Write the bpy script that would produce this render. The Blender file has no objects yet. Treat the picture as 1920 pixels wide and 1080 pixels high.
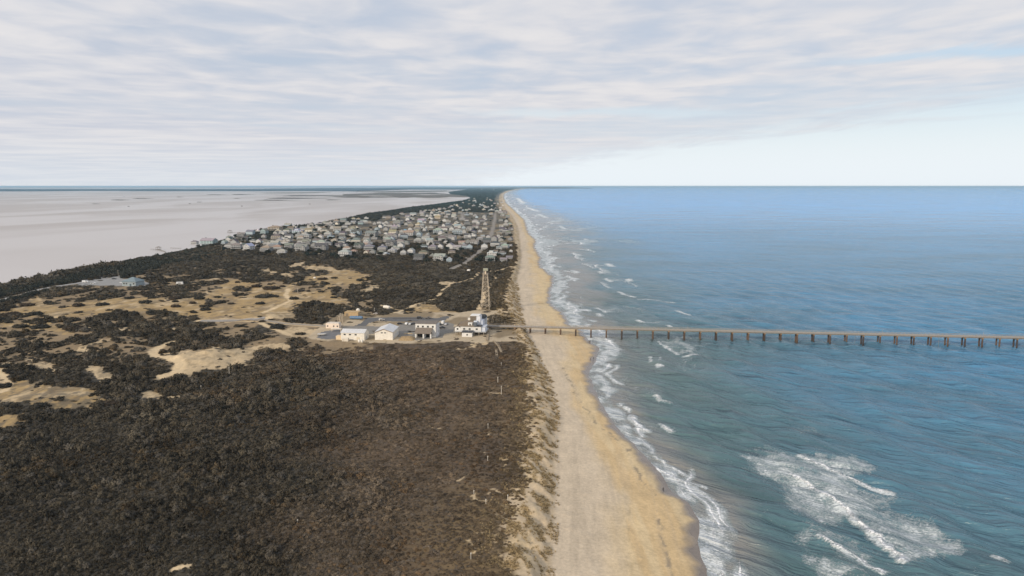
import bpy, math, random
import numpy as np
from mathutils import Vector, Matrix
random.seed(7); RNG = np.random.default_rng(7)
C = bpy.context.scene.collection
SC = bpy.context.scene

# ------------------------------------------------------------------ camera, sky, sun, exposure
HC, FPX = 120.0, 1400.0                     # drone height above the sea, focal length in 1920-px units
PITCH = math.atan(191.3 / FPX)
cd = bpy.data.cameras.new('camera'); cam = bpy.data.objects.new('camera', cd); C.objects.link(cam)
cam.location = (0, 0, HC); cam.rotation_euler = (math.pi / 2 - PITCH, 0, 0)
cd.sensor_width = 36; cd.lens = 36 * FPX / 1920; cd.clip_start = 1; cd.clip_end = 400000
SC.camera = cam
SUN_AZ, SUN_EL = math.radians(222), math.radians(24)     # clockwise from straight ahead
sd = bpy.data.lights.new('sun', 'SUN'); so = bpy.data.objects.new('sun', sd); C.objects.link(so)
sd.energy = 3.0; sd.angle = math.radians(3.0); sd.color = (1, .87, .70)
sv = Vector((math.sin(SUN_AZ) * math.cos(SUN_EL), math.cos(SUN_AZ) * math.cos(SUN_EL), math.sin(SUN_EL)))
so.rotation_euler = sv.to_track_quat('Z', 'Y').to_euler(); so.location = sv * 500
SC.view_settings.view_transform = 'Standard'; SC.view_settings.look = 'None'
SC.view_settings.exposure = 0.0; SC.view_settings.gamma = 1; SC.view_settings.use_curve_mapping = False
SC.cycles.use_denoising = True; SC.cycles.use_adaptive_sampling = False
SC.cycles.max_bounces = 5; SC.cycles.diffuse_bounces = 2; SC.cycles.glossy_bounces = 2
SC.cycles.volume_bounces = 0; SC.cycles.transparent_max_bounces = 4
SC.cycles.sample_clamp_indirect = 4


class NT:
    """tiny node-tree helper"""
    def __init__(s, tree): s.t = tree; s.n = tree.nodes; s.l = tree.links
    def node(s, typ, **kw):
        n = s.n.new(typ)
        for k, v in kw.items(): setattr(n, k, v)
        return n
    def put(s, sock, v):
        if hasattr(v, 'bl_idname') and hasattr(v, 'outputs'): v = v.outputs[0]
        if isinstance(v, bpy.types.NodeSocket): s.l.new(v, sock)
        else: sock.default_value = v
    def math(s, op, a, b=0.0, c=0.0, clamp=False):
        n = s.node('ShaderNodeMath', operation=op); n.use_clamp = clamp
        for i, v in enumerate((a, b, c)): s.put(n.inputs[i], v)
        return n.outputs[0]
    def vmath(s, op, a, b=(0, 0, 0)):
        n = s.node('ShaderNodeVectorMath', operation=op); s.put(n.inputs[0], a)
        if op == 'SCALE': s.put(n.inputs[3], b)
        else: s.put(n.inputs[1], b)
        return n.outputs[0]
    def mix(s, f, a, b, typ='MIX'):
        n = s.node('ShaderNodeMix', data_type='RGBA', blend_type=typ)
        n.clamp_factor = True
        def col(v): return (*v, 1) if isinstance(v, tuple) and len(v) == 3 else v
        s.put(n.inputs[0], f); s.put(n.inputs[6], col(a)); s.put(n.inputs[7], col(b))
        return n.outputs[2]
    def noise(s, vec, scale, detail=4, rough=.55, dist=0):
        n = s.node('ShaderNodeTexNoise'); s.put(n.inputs['Vector'], vec)
        n.inputs['Scale'].default_value = scale; n.inputs['Detail'].default_value = detail
        n.inputs['Roughness'].default_value = rough; n.inputs['Distortion'].default_value = dist
        return n.outputs[0]
    def ramp(s, f, lo, hi, a=0.0, b=1.0):
        n = s.node('ShaderNodeMapRange', interpolation_type='SMOOTHSTEP')
        for k, v in enumerate((f, lo, hi, a, b)): s.put(n.inputs[k], v)
        return n.outputs[0]
    def comb(s, x, y, z=0.0):
        n = s.node('ShaderNodeCombineXYZ')
        for k, v in enumerate((x, y, z)): s.put(n.inputs[k], v)
        return n.outputs[0]


world = bpy.data.worlds.new('World'); SC.world = world; world.use_nodes = True
w = NT(world.node_tree); w.n.clear()
sky = w.node('ShaderNodeTexSky', sky_type='NISHITA'); sky.sun_disc = False
sky.sun_elevation = SUN_EL; sky.sun_rotation = SUN_AZ; sky.altitude = 100; sky.dust_density = 1.2; sky.air_density = 1.0
tc = w.node('ShaderNodeTexCoord'); sp = w.node('ShaderNodeSeparateXYZ'); w.l.new(tc.outputs['Generated'], sp.inputs[0])
zz = w.math('SQRT', w.math('ADD', w.math('MULTIPLY', sp.outputs[2], sp.outputs[2]), .0005))
cu = w.math('DIVIDE', sp.outputs[0], zz); cv = w.math('DIVIDE', sp.outputs[1], zz)      # point on the cloud layer
cp = w.comb(cu, cv, 0); up = w.ramp(sp.outputs[2], .015, .16)
# the deck's ragged edge: cloud to the left and overhead, clearing out over the sea
wob = w.noise(w.vmath('MULTIPLY', cp, (1.1, .30, 1)), 1.0, 6, .65, .6)
edge = w.math('SUBTRACT', w.math('ADD', w.math('MULTIPLY', cv, .20), cu), 7.8)
edge = w.math('ADD', edge, w.math('MULTIPLY', w.math('SUBTRACT', wob, .5), 6.5))
deck = w.ramp(edge, -2.0, 1.2, 1, 0)
n1 = w.noise(w.vmath('MULTIPLY', cp, (1.9, 1.5, 1)), 1.0, 4, .5, .35)
n2 = w.noise(w.vmath('MULTIPLY', cp, (.55, .75, 1)), 1.0, 4, .5, .3)
n3 = w.noise(w.vmath('MULTIPLY', cp, (.16, .17, 1)), 1.0, 4, .5)
def rift(c0, slope, u0, u1, wide):                                 # a long thin opening in the deck
    d = w.math('ABSOLUTE', w.math('ADD', w.math('SUBTRACT', w.math('ADD', cv, w.math('MULTIPLY', cu, slope)), c0), w.math('MULTIPLY', w.math('SUBTRACT', wob, .5), 2.2)))
    return w.math('MULTIPLY', w.ramp(d, 0, wide, 1, 0), w.math('MULTIPLY', w.ramp(cu, u0, u0 + 1.6), w.ramp(cu, u1, u1 + 1.5, 1, 0)))
rifts = w.math('MAXIMUM', rift(6.75, .29, 1.9, 9, .55), w.math('MAXIMUM', w.math('MULTIPLY', rift(10.3, .02, -1.2, 2.2, .9), .75), w.math('MULTIPLY', rift(21.0, .25, 2.2, 5.2, 2.0), .8)))
deck = w.math('MULTIPLY', deck, w.math('SUBTRACT', 1, w.math('MULTIPLY', rifts, .85)))
cell = w.math('MULTIPLY', w.math('SUBTRACT', n1, .5), up)
shade = w.math('ADD', w.math('ADD', w.math('MULTIPLY', n2, .45), w.math('MULTIPLY', n3, .55)), w.math('MULTIPLY', cell, .60))
cover = w.math('ADD', w.math('ADD', w.math('MULTIPLY', n3, .75), w.math('MULTIPLY', n2, .25)), w.math('ADD', w.math('MULTIPLY', edge, -.014), w.math('MULTIPLY', cell, .35)))
thick = w.ramp(cover, .44, .66)
ccol = w.mix(w.ramp(shade, .28, .70), (.54, .585, .685), (.795, .78, .79))
gap = w.mix(.5, w.vmath('SCALE', sky.outputs[0], .1), (.66, .79, .95))
mask = w.math('MULTIPLY', deck, w.math('ADD', .62, w.math('MULTIPLY', thick, .38)))
haz = w.ramp(sp.outputs[2], 0.0, .16, 1, 0)                        # pale air low over the horizon
clear = w.mix(w.math('MULTIPLY', haz, .85), gap, (.90, .96, 1.0))
skyc = w.mix(mask, clear, ccol)
skyc = w.mix(w.math('MULTIPLY', w.ramp(sp.outputs[2], 0, .07, 1, 0), .62), skyc, w.mix(w.ramp(edge, -9, 2, 1, 0), (.84, .90, .945), (.725, .775, .83)))
bg = w.node('ShaderNodeBackground'); w.l.new(w.vmath('SCALE', skyc, 10.0), bg.inputs[0]); bg.inputs[1].default_value = .1
wo = w.node('ShaderNodeOutputWorld'); w.l.new(bg.outputs[0], wo.inputs[0])

# ------------------------------------------------------------------ picture-to-ground and back
SP, CP = math.sin(PITCH), math.cos(PITCH)
def P(px, py, z=0.0):
    u = (np.asarray(px, float) - 960) / FPX; v = (np.asarray(py, float) - 540) / FPX
    k = (HC - z) / np.maximum(SP + v * CP, 1e-5)
    return u * k, (CP - v * SP) * k
def PIX(x, y, z):
    d = y * CP + (HC - z) * SP
    return 960 + FPX * x / d, 540 + FPX * ((HC - z) * CP - y * SP) / d
def mpp(px, py, z=5.0):                      # metres per 1920-pixel at that ground point
    x, y = P(px, py, z); return float((y * CP + (HC - z) * SP) / FPX)

def vn(x, y, seed=0):
    xi = np.floor(x).astype(np.int64); yi = np.floor(y).astype(np.int64); fx = x - xi; fy = y - yi
    fx = fx * fx * (3 - 2 * fx); fy = fy * fy * (3 - 2 * fy)
    def h(a, b):
        n = (a * 374761393 + b * 668265263 + seed * 974711) & 0x7fffffff
        n = ((n ^ (n >> 13)) * 1274126177) & 0x7fffffff
        return ((n ^ (n >> 16)) & 0xffff) / 65535.0
    return (h(xi, yi) * (1 - fx) + h(xi + 1, yi) * fx) * (1 - fy) + (h(xi, yi + 1) * (1 - fx) + h(xi + 1, yi + 1) * fx) * fy
def fbm(x, y, seed=0, oct=4):
    s = 0; a = .5; t = 0
    for i in range(oct):
        s = s + a * vn(x, y, seed + i * 17); t += a; a *= .5; x = x * 2.03; y = y * 2.03
    return s / t
def sm(a, b, x):
    t = np.clip((x - a) / (b - a), 0, 1); return t * t * (3 - 2 * t)
def inpoly(px, py, poly):
    px = np.asarray(px); r = np.zeros(px.shape, bool); n = len(poly); j = n - 1
    for i in range(n):
        (xi, yi), (xj, yj) = poly[i], poly[j]
        if yi != yj: r ^= ((yi > py) != (yj > py)) & (px < (xj - xi) * (py - yi) / (yj - yi) + xi)
        j = i
    return r
def segdist(x, y, pts):
    d = np.full(np.shape(x), 1e9)
    for (ax, ay), (bx, by) in zip(pts[:-1], pts[1:]):
        l2 = (bx - ax) ** 2 + (by - ay) ** 2 + 1e-9
        t = np.clip(((x - ax) * (bx - ax) + (y - ay) * (by - ay)) / l2, 0, 1)
        d = np.minimum(d, np.hypot(x - ax - t * (bx - ax), y - ay - t * (by - ay)))
    return d
def curve(pts, z, near=None):
    a = np.array(pts, float); x, y = P(a[:, 0], a[:, 1], z); o = np.argsort(y); x = x[o]; y = y[o]
    if near is not None: x = np.r_[near[0], x]; y = np.r_[near[1], y]
    return lambda yy: np.interp(yy, y, x)

SEA = curve([(1325,1080),(1314,1040),(1312.6,1009),(1311,977),(1289.6,941.7),(1265,927),(1253,914),(1240,887),(1227,875),(1201,848),(1189,833),(1164,811),(1149,789),
    (1133,769),(1120,738),(1108,712),(1104,702),(1108,689),(1118,675.5),(1124,657),(1121,650),(1107,640),(1093,622),(1069,611),(1061,594),(1044.4,578.5),(1033,568),(1031.5,562),
    (1034,545),(1038,529),(1038,518),(1024,508.5),(1013,498),(1014,482),(1003,464),(1006,451.5),(991,436),(983.5,412.6),(963,393),(950,381.5),(945,372),
    (946,363),(958,357.6),(978,354),(1010,351.2)], 0, near=(60, 60))
TOE = curve([(1041,1080),(1047,980),(1047,900),(1046,830),(1050,786),(1044,744),(1038,713),(1015,675),(1009,655),(993,631),(985,612),(980,591),(974,555),(970.5,529),
    (976,501),(979,480),(976,451),(972,425.5),(962,405),(947,389),(940.5,374),(942,363.5),(954,357.7),(974,354),(1006,351.2)], 2.6, near=(18, 60))
CREST = curve([(985,1080),(968,1030),(972,981),(984,950),(1000,893),(1006,833),(998,855),(1006,775),(1002,753),(1000,675),(994,653),(984,628),(972,612),(956,590),(950,555),(955,529),
    (965,501),(970,480),(968,451),(966,425.5),(956,405),(942,389),(937,374),(939,363.5),(951,357.7),(971,354),(1004,351.2)], 6.5, near=(6, 60))
SND = curve([(-600,640),(-300,590),(0,541),(77,523),(110,513),(150,508),(200,498),(250,486),(300,479),(360,466),(400,455),(430,446),(462,437),(500,432),(545,428),(580,425),
    (610,418),(640,413),(680,403.5),(720,398),(760,391),(800,386.5),(840,381),(870,376.5),(884,371.5),(878,368),(846,364),(842,360),(880,355.5),(700,352.3)], .5)

# ---- traced regions, in 1920-px picture coordinates of the ground they lie on
def Z(pts, s, ox, oy): return [(ox + x / s, oy + y / s) for x, y in pts]
zA = lambda p: Z(p, 3.6, 0, 500)
zB = lambda p: Z(p, 3.692, 440, 480)
zC = lambda p: Z(p, 6.857, 140, 500)
zD = lambda p: Z(p, 4.8, 560, 560)
TAN = [zA([(-200,300),(0,290),(60,280),(130,265),(240,190),(300,245),(420,270),(560,240),(640,230),(720,215),(850,205),(1000,205),(1150,205),(1300,215),(1400,200),(1460,150),(1500,125),(1600,90),
        (1740,110),(1740,365),(1560,330),(1380,350),(1200,330),(1000,340),(860,320),(720,310),(560,340),(420,350),(300,330),(150,320),(-200,330)]),
    zA([(-200,370),(0,370),(100,380),(330,385),(500,450),(530,475),(450,460),(350,440),(200,420),(60,400),(-200,400)]),
    zB([(-40,160),(0,165),(60,175),(130,190),(230,200),(350,205),(420,180),(480,150),(500,90),(480,70),(560,60),(650,80),(750,95),(850,110),(930,130),(900,190),(850,200),(760,200),(680,195),
        (660,230),(690,270),(760,290),(800,325),(700,330),(560,320),(420,340),(400,390),(420,420),(330,430),(200,410),(60,420),(-40,410)]),
    zB([(1150,400),(1270,340),(1420,330),(1390,365),(1560,390),(1560,410),(1400,420),(1130,412)]),
    zA([(0,800),(60,790),(200,770),(330,800),(560,805),(690,860),(680,950),(600,960),(450,950),(350,970),(300,990),(200,980),(230,920),(100,920),(-150,900),(-150,760)]),
    zA([(-200,1000),(150,1000),(200,1020),(150,1050),(0,1085),(-200,1090)])]
SAND = [zA([(490,550),(560,520),(660,500),(760,480),(780,495),(680,515),(590,545),(590,578),(520,570)]),
    zA([(1080,612),(1150,600),(1250,560),(1400,545),(1540,560),(1740,550),(1740,640),(1600,660),(1480,690),(1380,700),(1260,755),(1080,765),(1200,730),(1230,700),(1180,650),(1120,625)]),
    zA([(250,640),(330,640),(400,680),(380,710),(320,720),(270,690)]),
    zA([(540,660),(660,665),(740,720),(760,760),(700,780),(640,750),(580,690)]),
    zA([(-100,700),(0,680),(70,650),(110,650),(40,690),(25,740),(70,800),(0,850),(-100,850)]),
    zA([(920,880),(1000,840),(1100,860),(1300,870),(1200,890),(1000,882)]),
    zA([(180,620),(250,605),(270,620),(190,670)]),
    zA([(250,820),(400,800),(560,808),(560,820),(400,815)]),
    zB([(200,400),(260,390),(400,405),(400,420),(240,435)]), zB([(330,510),(480,500),(600,520),(520,555),(380,550)]),
    zB([(150,620),(300,600),(410,612),(400,635),(280,645),(140,650)]),
    zB([(1400,185),(1420,175),(1520,168),(1500,190),(1440,205)]), zB([(850,235),(900,225),(1000,195),(990,220),(900,250),(860,250)]),
    zB([(500,95),(520,70),(620,70),(720,85),(740,105),(640,100),(560,105)]), zB([(380,70),(430,50),(500,40),(470,75),(400,80)]), zB([(280,120),(360,115),(400,140),(330,145)]), zB([(160,85),(240,90),(300,115),(200,110)]),
    zB([(1100,120),(1150,108),(1140,125)]), zB([(1700,380),(1840,365),(1870,395),(1780,412),(1700,405)]),
    zC([(1440,210),(1540,190),(1500,250),(1420,240)]), zC([(1740,150),(1790,130),(1900,150),(1780,165)]), zC([(1640,670),(1940,670),(1940,705),(1600,690)]),
    zC([(80,760),(280,760),(260,800),(120,800)]), zC([(520,790),(740,790),(740,830),(520,830)]), zC([(1180,790),(1330,770),(1400,820),(1180,830)]),
    zC([(1680,310),(1760,290),(1780,330),(1700,345)]), zC([(700,90),(800,65),(860,50),(880,60),(740,100)]), zC([(1150,195),(1220,195),(1220,212),(1160,212)]),
    [(848,658),(880,645),(905,638),(930,640),(900,648),(870,656)], [(985,640),(1000,650),(1000,660),(988,650)], [(955,620),(975,622),(980,630),(960,628)]]
BLUELOT = zC([(20,238),(150,190),(300,165),(440,140),(590,110),(620,150),(800,170),(960,200),(980,235),(800,262),(560,255),(400,235),(250,240),(100,248)])
CLEAR = [BLUELOT, zD([(80,350),(250,205),(400,115),(560,110),(760,150),(900,120),(1480,120),(1640,95),(1720,110),(1900,110),(1700,170),(1720,230),(1930,255),(2100,290),(2050,380),(1700,390),(1640,400),(1420,380),(1280,395),(1100,405),(620,400),(300,385),(120,365)])]   # research compound yard
ANTI = [zB([(410,345),(560,318),(830,330),(825,355),(600,362),(430,365)]), zB([(440,400),(480,375),(640,370),(760,385),(700,420),(660,470),(450,455),(420,430)]), zB([(390,225),(420,190),(530,175),(640,210),(620,240),(520,245),(430,260)]),
    zB([(60,160),(170,130),(300,130),(400,140),(410,170),(330,200),(200,185),(90,175)]), zB([(400,120),(500,100),(640,100),(660,118),(520,140),(430,150)]), zB([(0,215),(90,220),(130,235),(60,285),(0,280)]),
    zA([(540,360),(640,320),(760,300),(900,295),(960,320),(920,345),(760,370),(620,400),(530,400)]), zA([(980,330),(1000,300),(1060,290),(1110,300),(1220,315),(1170,335),(1040,340)]), zA([(1380,240),(1440,215),(1540,210),(1600,245),(1540,268),(1450,265)])]
PATH = [(zA([(1160,510),(1080,540),(1035,575),(1050,615),(1120,630),(1180,655),(1225,700),(1190,735),(1080,760)]), 3.6), (zB([(1080,402),(1180,370),(1260,328),(1400,292),(1430,240),(1500,185),(1580,172),(1650,152),(1690,112)]), 2.4),
    (zB([(1690,108),(1760,105),(1800,112),(1800,170),(1750,230),(1730,260)]), 1.8), (zB([(1800,110),(1860,100),(1920,80)]), 2.5), (zB([(370,228),(355,270),(390,315),(300,350),(200,395)]), 2.4), (zB([(180,475),(300,515),(380,550)]), 2.6),
    (zA([(0,700),(30,750),(70,795),(40,830),(0,850)]), 2.0), (zB([(560,365),(700,360),(830,352)]), 1.4), (zB([(1690,372),(1710,330),(1730,260)]), 2.6), ([(900,639),(940,637),(985,640),(1000,646)], 4.0), (zB([(1010,335),(1060,345),(1130,370)]), 2.4),
    ([(925,612),(930,640)], 1.6), ([(886,935),(890,925),(905,918),(930,922),(948,930)], .5), ([(888,932),(893,941),(915,943),(925,945)], .5), ([(906,938),(915,928),(935,925)], .4), ([(905,850),(925,862),(945,866)], .8), ([(948,850),(950,880)], .4), ([(860,905),(880,892)], .4),
    ([(940,1010),(900,1005),(880,1012)], .4), ([(930,1012),(935,1050)], .7), ([(918,742),(948,740)], 1.0), ([(876,1022),(890,1030),(886,1042)], .7), ([(800,800),(830,806)], .5), ([(890,838),(918,816)], .6),
    ([(470,880),(510,873)], .5), ([(150,1),(151,2)], .1), ([(330,1078),(358,1070)], 1.2), ([(700,905),(730,912)], .3)]
PATH += [([(378, 600), (420, 600.5), (485, 604), (540, 607), (600, 611), (640, 611.5)], 5), ([(375, 602), (430, 603), (500, 602)], 5), ([(-60, 577), (0, 563), (60, 547), (115, 536), (150, 531)], 6)]
VIL = [(352,470),(420,452),(470,436),(560,428),(610,420),(700,408),(760,400),(800,394),(850,385),(885,374),(930,364),(940,374),(950,395),(960,415),(966,450),(966,480),(956,500),(900,500),(840,498),(780,492),(640,490),(560,482),(440,478)]
STREET = [([(845,505),(872,494),(890,480),(905,468)], 5), ([(905,468),(921,440),(926,420),(929,400)], 4), ([(905,468),(960,463)], 3), ([(858,442),(890,448)], 3), ([(836,490),(905,478)], 3), ([(650,472),(720,466),(800,462)], 3), ([(560,470),(520,455),(600,440)], 3),
    ([(866,412),(868,398)], 6), ([(700,452),(790,449),(850,452)], 3), ([(640,430),(760,428),(870,424)], 3)]
def wpts(pp, z=5.0):
    a = np.array(pp, float); x, y = P(a[:, 0], a[:, 1], z); return list(zip(x.tolist(), y.tolist()))
PATHW = [(wpts(p), wd) for p, wd in PATH]; STREETW = [(wpts(p), wd) for p, wd in STREET]
HILLS = [(385, 675, 5.5, 24), (200, 640, 3, 18), (600, 500, 4, 40), (450, 500, 3, 45), (60, 760, 3, 20), (330, 1076, 1.5, 8), (500, 600, 2.5, 22), (160, 700, 2.5, 18), (520, 640, 2.5, 16), (270, 570, 1.5, 30)]
HW = [(*[float(q) for q in P(a, b, 5)], h, r) for a, b, h, r in HILLS]

def height(x, y):
    s = SEA(y) - x; toe = TOE(y); cr = np.minimum(CREST(y), toe - 6); t = toe - x
    s = s + (fbm(x / 9, y / 14, 3, 3) - .5) * np.clip(y / 300, 1, 6) * 2.0
    zb = np.where(s > 0, 2.75 * (1 - np.exp(-np.maximum(s, 0) / 17)), np.maximum(s * .07, -5))
    nz = fbm(x / 5, y / 5, 11, 4) - .5; nl = fbm(x / 60, y / 60, 5, 4) - .5
    q = np.clip(t / (toe - cr), 0, 4)
    face = sm(0.0, 1.05, q + nz * .55) * (3.5 + 3.0 * nl)
    inl = sm(1.0, 5.0, t / (toe - cr + 4))
    flat = sm(0, 1, 1 - np.clip((np.hypot((x + 82) / 108, (y - 612) / 74) - .9) * 3, 0, 1))
    inside = 4.9 + (nl * 3.2 + (fbm(x / 16, y / 16, 21, 3) - .5) * 1.3) * (1 - flat)
    for hx, hy, h, r in HW:
        inside = inside + h * np.exp(-((x - hx) ** 2 + ((y - hy) / 1.6) ** 2) / (r * r)) * (.6 + .8 * fbm(x / 7, y / 9, 31, 3)) * (1 - flat)
    dune = zb + face + np.where(q > .15, nz * 1.1 * sm(.15, .6, q), 0)
    z = dune * (1 - inl) + inside * inl
    z = z * (1 - flat * sm(1, 1.6, q)) + 5.0 * flat * sm(1, 1.6, q)
    ws = x - SND(y) + (fbm(x / 25, y / 25, 41, 3) - .5) * 22
    z = np.minimum(z, np.where(ws > 0, .25 + .09 * ws, np.maximum(.25 + ws * .06, -6)))
    return np.where(s < 0, np.minimum(z, zb), z)
def hz(x, y): return float(height(np.array([float(x)]), np.array([float(y)]))[0])
def G(px, py):                                # ground point seen at a picture position
    z = 5.0
    for _ in range(6):
        x, y = P(px, py, z); z = .5 * z + .5 * hz(x, y)
    return float(x), float(y), hz(x, y)

def regions(x, y, z):
    """soft 0..1 cover masks at ground points"""
    px, py = PIX(x, y, z)
    k = np.clip((py - 347) / 250, .1, 1.2)
    jx = px + (fbm(x / 5, y / 7, 61, 4) - .5) * 34 * k; jy = py + (fbm(x / 5 + 50, y / 7, 67, 4) - .5) * 15 * k
    tan = np.zeros(x.shape, bool); sand = np.zeros(x.shape, bool); clr = np.zeros(x.shape, bool); anti = np.zeros(x.shape, bool)
    for p in TAN: tan |= inpoly(jx, jy, p)
    for p in SAND: sand |= inpoly(jx, jy, p)
    for p in CLEAR: clr |= inpoly(px, py, p)
    for p in ANTI: anti |= inpoly(jx, jy, p)
    path = np.zeros(x.shape)
    for p, wd in PATHW:
        a = np.array(p); m = (x > a[:, 0].min() - 8) & (x < a[:, 0].max() + 8) & (y > a[:, 1].min() - 8) & (y < a[:, 1].max() + 8)
        if m.any():
            d = segdist(x[m] + (fbm(x[m] / 4, y[m] / 4, 71, 2) - .5) * 2.5, y[m], p); path[m] = np.maximum(path[m], sm(wd * 1.35, wd * .65, d) * (.8 * sm(.38, .56, fbm(x[m] / 3.5, y[m] / 4.5, 73, 3)) if wd <= 1.0 else 1))
    st = np.zeros(x.shape)
    for p, wd in STREETW:
        a = np.array(p); m = (x > a[:, 0].min() - 20) & (x < a[:, 0].max() + 20) & (y > a[:, 1].min() - 20) & (y < a[:, 1].max() + 20)
        if m.any(): st[m] = np.maximum(st[m], sm(wd * 1.6, wd * .9, segdist(x[m], y[m], p)))
    return px, py, tan & ~anti, sand & ~anti, clr, path, st, inpoly(jx, jy, VIL)

# ------------------------------------------------------------------ objects and meshes
def link(name, me, parent=None):
    o = bpy.data.objects.new(name, me); C.objects.link(o)
    if parent is not None: o.parent = parent
    return o
def tag(o, label, cat=None, group=None, kind=None):
    o['label'] = label
    if cat: o['category'] = cat
    if group: o['group'] = group
    if kind: o['kind'] = kind
    return o
def thing(name, label, cat, loc, rz=0.0, group=None):
    o = link(name, None); o.location = loc; o.rotation_euler = (0, 0, rz); o.empty_display_size = .5
    return tag(o, label, cat, group)
def np_mesh(name, V, F, mats=(), smooth=False, attrs=()):
    me = bpy.data.meshes.new(name); V = np.asarray(V, np.float32); F = np.asarray(F, np.int32)
    me.vertices.add(len(V)); me.vertices.foreach_set('co', V.ravel())
    k = F.shape[1]; me.loops.add(F.size); me.loops.foreach_set('vertex_index', F.ravel())
    me.polygons.add(len(F)); me.polygons.foreach_set('loop_start', np.arange(0, F.size, k, dtype=np.int32))
    try: me.polygons.foreach_set('loop_total', np.full(len(F), k, np.int32))
    except Exception: pass
    me.update(calc_edges=True); me.validate()
    if smooth: me.polygons.foreach_set('use_smooth', np.ones(len(me.polygons), bool))
    for m in mats: me.materials.append(m)
    for an, typ, data in attrs:
        a = me.attributes.new(an, typ, 'POINT')
        key = 'color' if typ == 'FLOAT_COLOR' else 'vector' if typ == 'FLOAT_VECTOR' else 'value'
        a.data.foreach_set(key, np.asarray(data, np.int32 if typ == 'INT' else np.float32).ravel())
    return me

class MB:
    def __init__(s): s.v = []; s.f = []
    def quad(s, *p): n = len(s.v); s.v += [tuple(map(float, q)) for q in p]; s.f.append(tuple(range(n, n + len(p)))); return s
    def box(s, x0, x1, y0, y1, z0, z1):
        n = len(s.v); s.v += [(x, y, z) for z in (z0, z1) for y in (y0, y1) for x in (x0, x1)]
        s.f += [tuple(n + i for i in q) for q in ((0, 2, 3, 1), (4, 5, 7, 6), (0, 1, 5, 4), (2, 6, 7, 3), (0, 4, 6, 2), (1, 3, 7, 5))]; return s
    def hull(s, lo, hi):                      # two matching rings joined into a solid
        n = len(s.v); k = len(lo); s.v += [tuple(map(float, q)) for q in list(lo) + list(hi)]
        s.f.append(tuple(n + i for i in reversed(range(k)))); s.f.append(tuple(n + k + i for i in range(k)))
        for i in range(k): j = (i + 1) % k; s.f.append((n + i, n + j, n + k + j, n + k + i))
        return s
    def gable(s, x0, x1, y0, y1, z, rise, axis='x', o=.5, t=.22):
        """two sloping roof slabs with thickness"""
        if axis == 'x':
            m = (y0 + y1) / 2; a = y0 - o; b = y1 + o; dz = rise * o / ((y1 - y0) / 2)
            for e in (a, b):
                lo = [(x0 - o, e, z - dz), (x1 + o, e, z - dz), (x1 + o, m, z + rise), (x0 - o, m, z + rise)]
                s.hull(lo, [(p[0], p[1], p[2] + t) for p in lo])
        else:
            m = (x0 + x1) / 2; a = x0 - o; b = x1 + o; dz = rise * o / ((x1 - x0) / 2)
            for e in (a, b):
                lo = [(e, y0 - o, z - dz), (e, y1 + o, z - dz), (m, y1 + o, z + rise), (m, y0 - o, z + rise)]
                s.hull(lo, [(p[0], p[1], p[2] + t) for p in lo])
        return s
    def gwall(s, x0, x1, y0, y1, z0, z1, rise, axis='x'):
        """walls with gable ends"""
        if axis == 'x':
            m = (y0 + y1) / 2; r = [(y0, z0), (y1, z0), (y1, z1), (m, z1 + rise), (y0, z1)]
            return s.hull([(x0, a, b) for a, b in r], [(x1, a, b) for a, b in r])
        m = (x0 + x1) / 2; r = [(x0, z0), (x1, z0), (x1, z1), (m, z1 + rise), (x0, z1)]
        return s.hull([(a, y0, b) for a, b in r], [(a, y1, b) for a, b in r])
    def hip(s, x0, x1, y0, y1, z, rise, o=.6, t=.2):
        x0 -= o; x1 += o; y0 -= o; y1 += o; d = min(x1 - x0, y1 - y0) / 2 * .96; n = len(s.v)
        s.v += [(x0, y0, z), (x1, y0, z), (x1, y1, z), (x0, y1, z), (x0, y0, z + t), (x1, y0, z + t), (x1, y1, z + t), (x0, y1, z + t)]
        if x1 - x0 >= y1 - y0: s.v += [(x0 + d, (y0 + y1) / 2, z + rise), (x1 - d, (y0 + y1) / 2, z + rise)]; tops = ((4, 5, 9, 8), (5, 6, 9), (6, 7, 8, 9), (7, 4, 8))
        else: s.v += [((x0 + x1) / 2, y0 + d, z + rise), ((x0 + x1) / 2, y1 - d, z + rise)]; tops = ((4, 5, 8), (5, 6, 9, 8), (6, 7, 9), (7, 4, 8, 9))
        s.f += [tuple(n + i for i in q) for q in ((0, 3, 2, 1), (0, 1, 5, 4), (1, 2, 6, 5), (2, 3, 7, 6), (3, 0, 4, 7)) + tops]; return s
    def bar(s, a, b, r, k=6, r2=None):
        a = Vector(a); b = Vector(b); d = (b - a).normalized(); u = d.orthogonal().normalized(); v = d.cross(u); r2 = r if r2 is None else r2
        ring = lambda c, q: [c + (u * math.cos(2 * math.pi * i / k) + v * math.sin(2 * math.pi * i / k)) * q for i in range(k)]
        return s.hull(ring(a, r), ring(b, r2))
    def lathe(s, prof, k=12, c=(0, 0, 0), axis='z'):
        n = len(s.v)
        for r, h in prof:
            for i in range(k):
                a = 2 * math.pi * i / k; p = (r * math.cos(a), r * math.sin(a), h)
                if axis == 'x': p = (p[2], p[0], p[1])
                s.v.append((p[0] + c[0], p[1] + c[1], p[2] + c[2]))
        for j in range(len(prof) - 1):
            for i in range(k): q = (i + 1) % k; s.f.append((n + j * k + i, n + j * k + q, n + (j + 1) * k + q, n + (j + 1) * k + i))
        s.f.append(tuple(n + i for i in reversed(range(k)))); s.f.append(tuple(n + (len(prof) - 1) * k + i for i in range(k))); return s
    def mesh(s, name, mat):
        me = bpy.data.meshes.new(name); me.from_pydata(s.v, [], s.f); me.update()
        me.materials.append(mat); return me
    def build(s, name, mat, parent=None, color=None, loc=None):
        o = link(name, s.mesh(name, mat), parent)
        if color: o.color = (*color, 1)
        if loc is not None: o.location = loc
        return o

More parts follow.
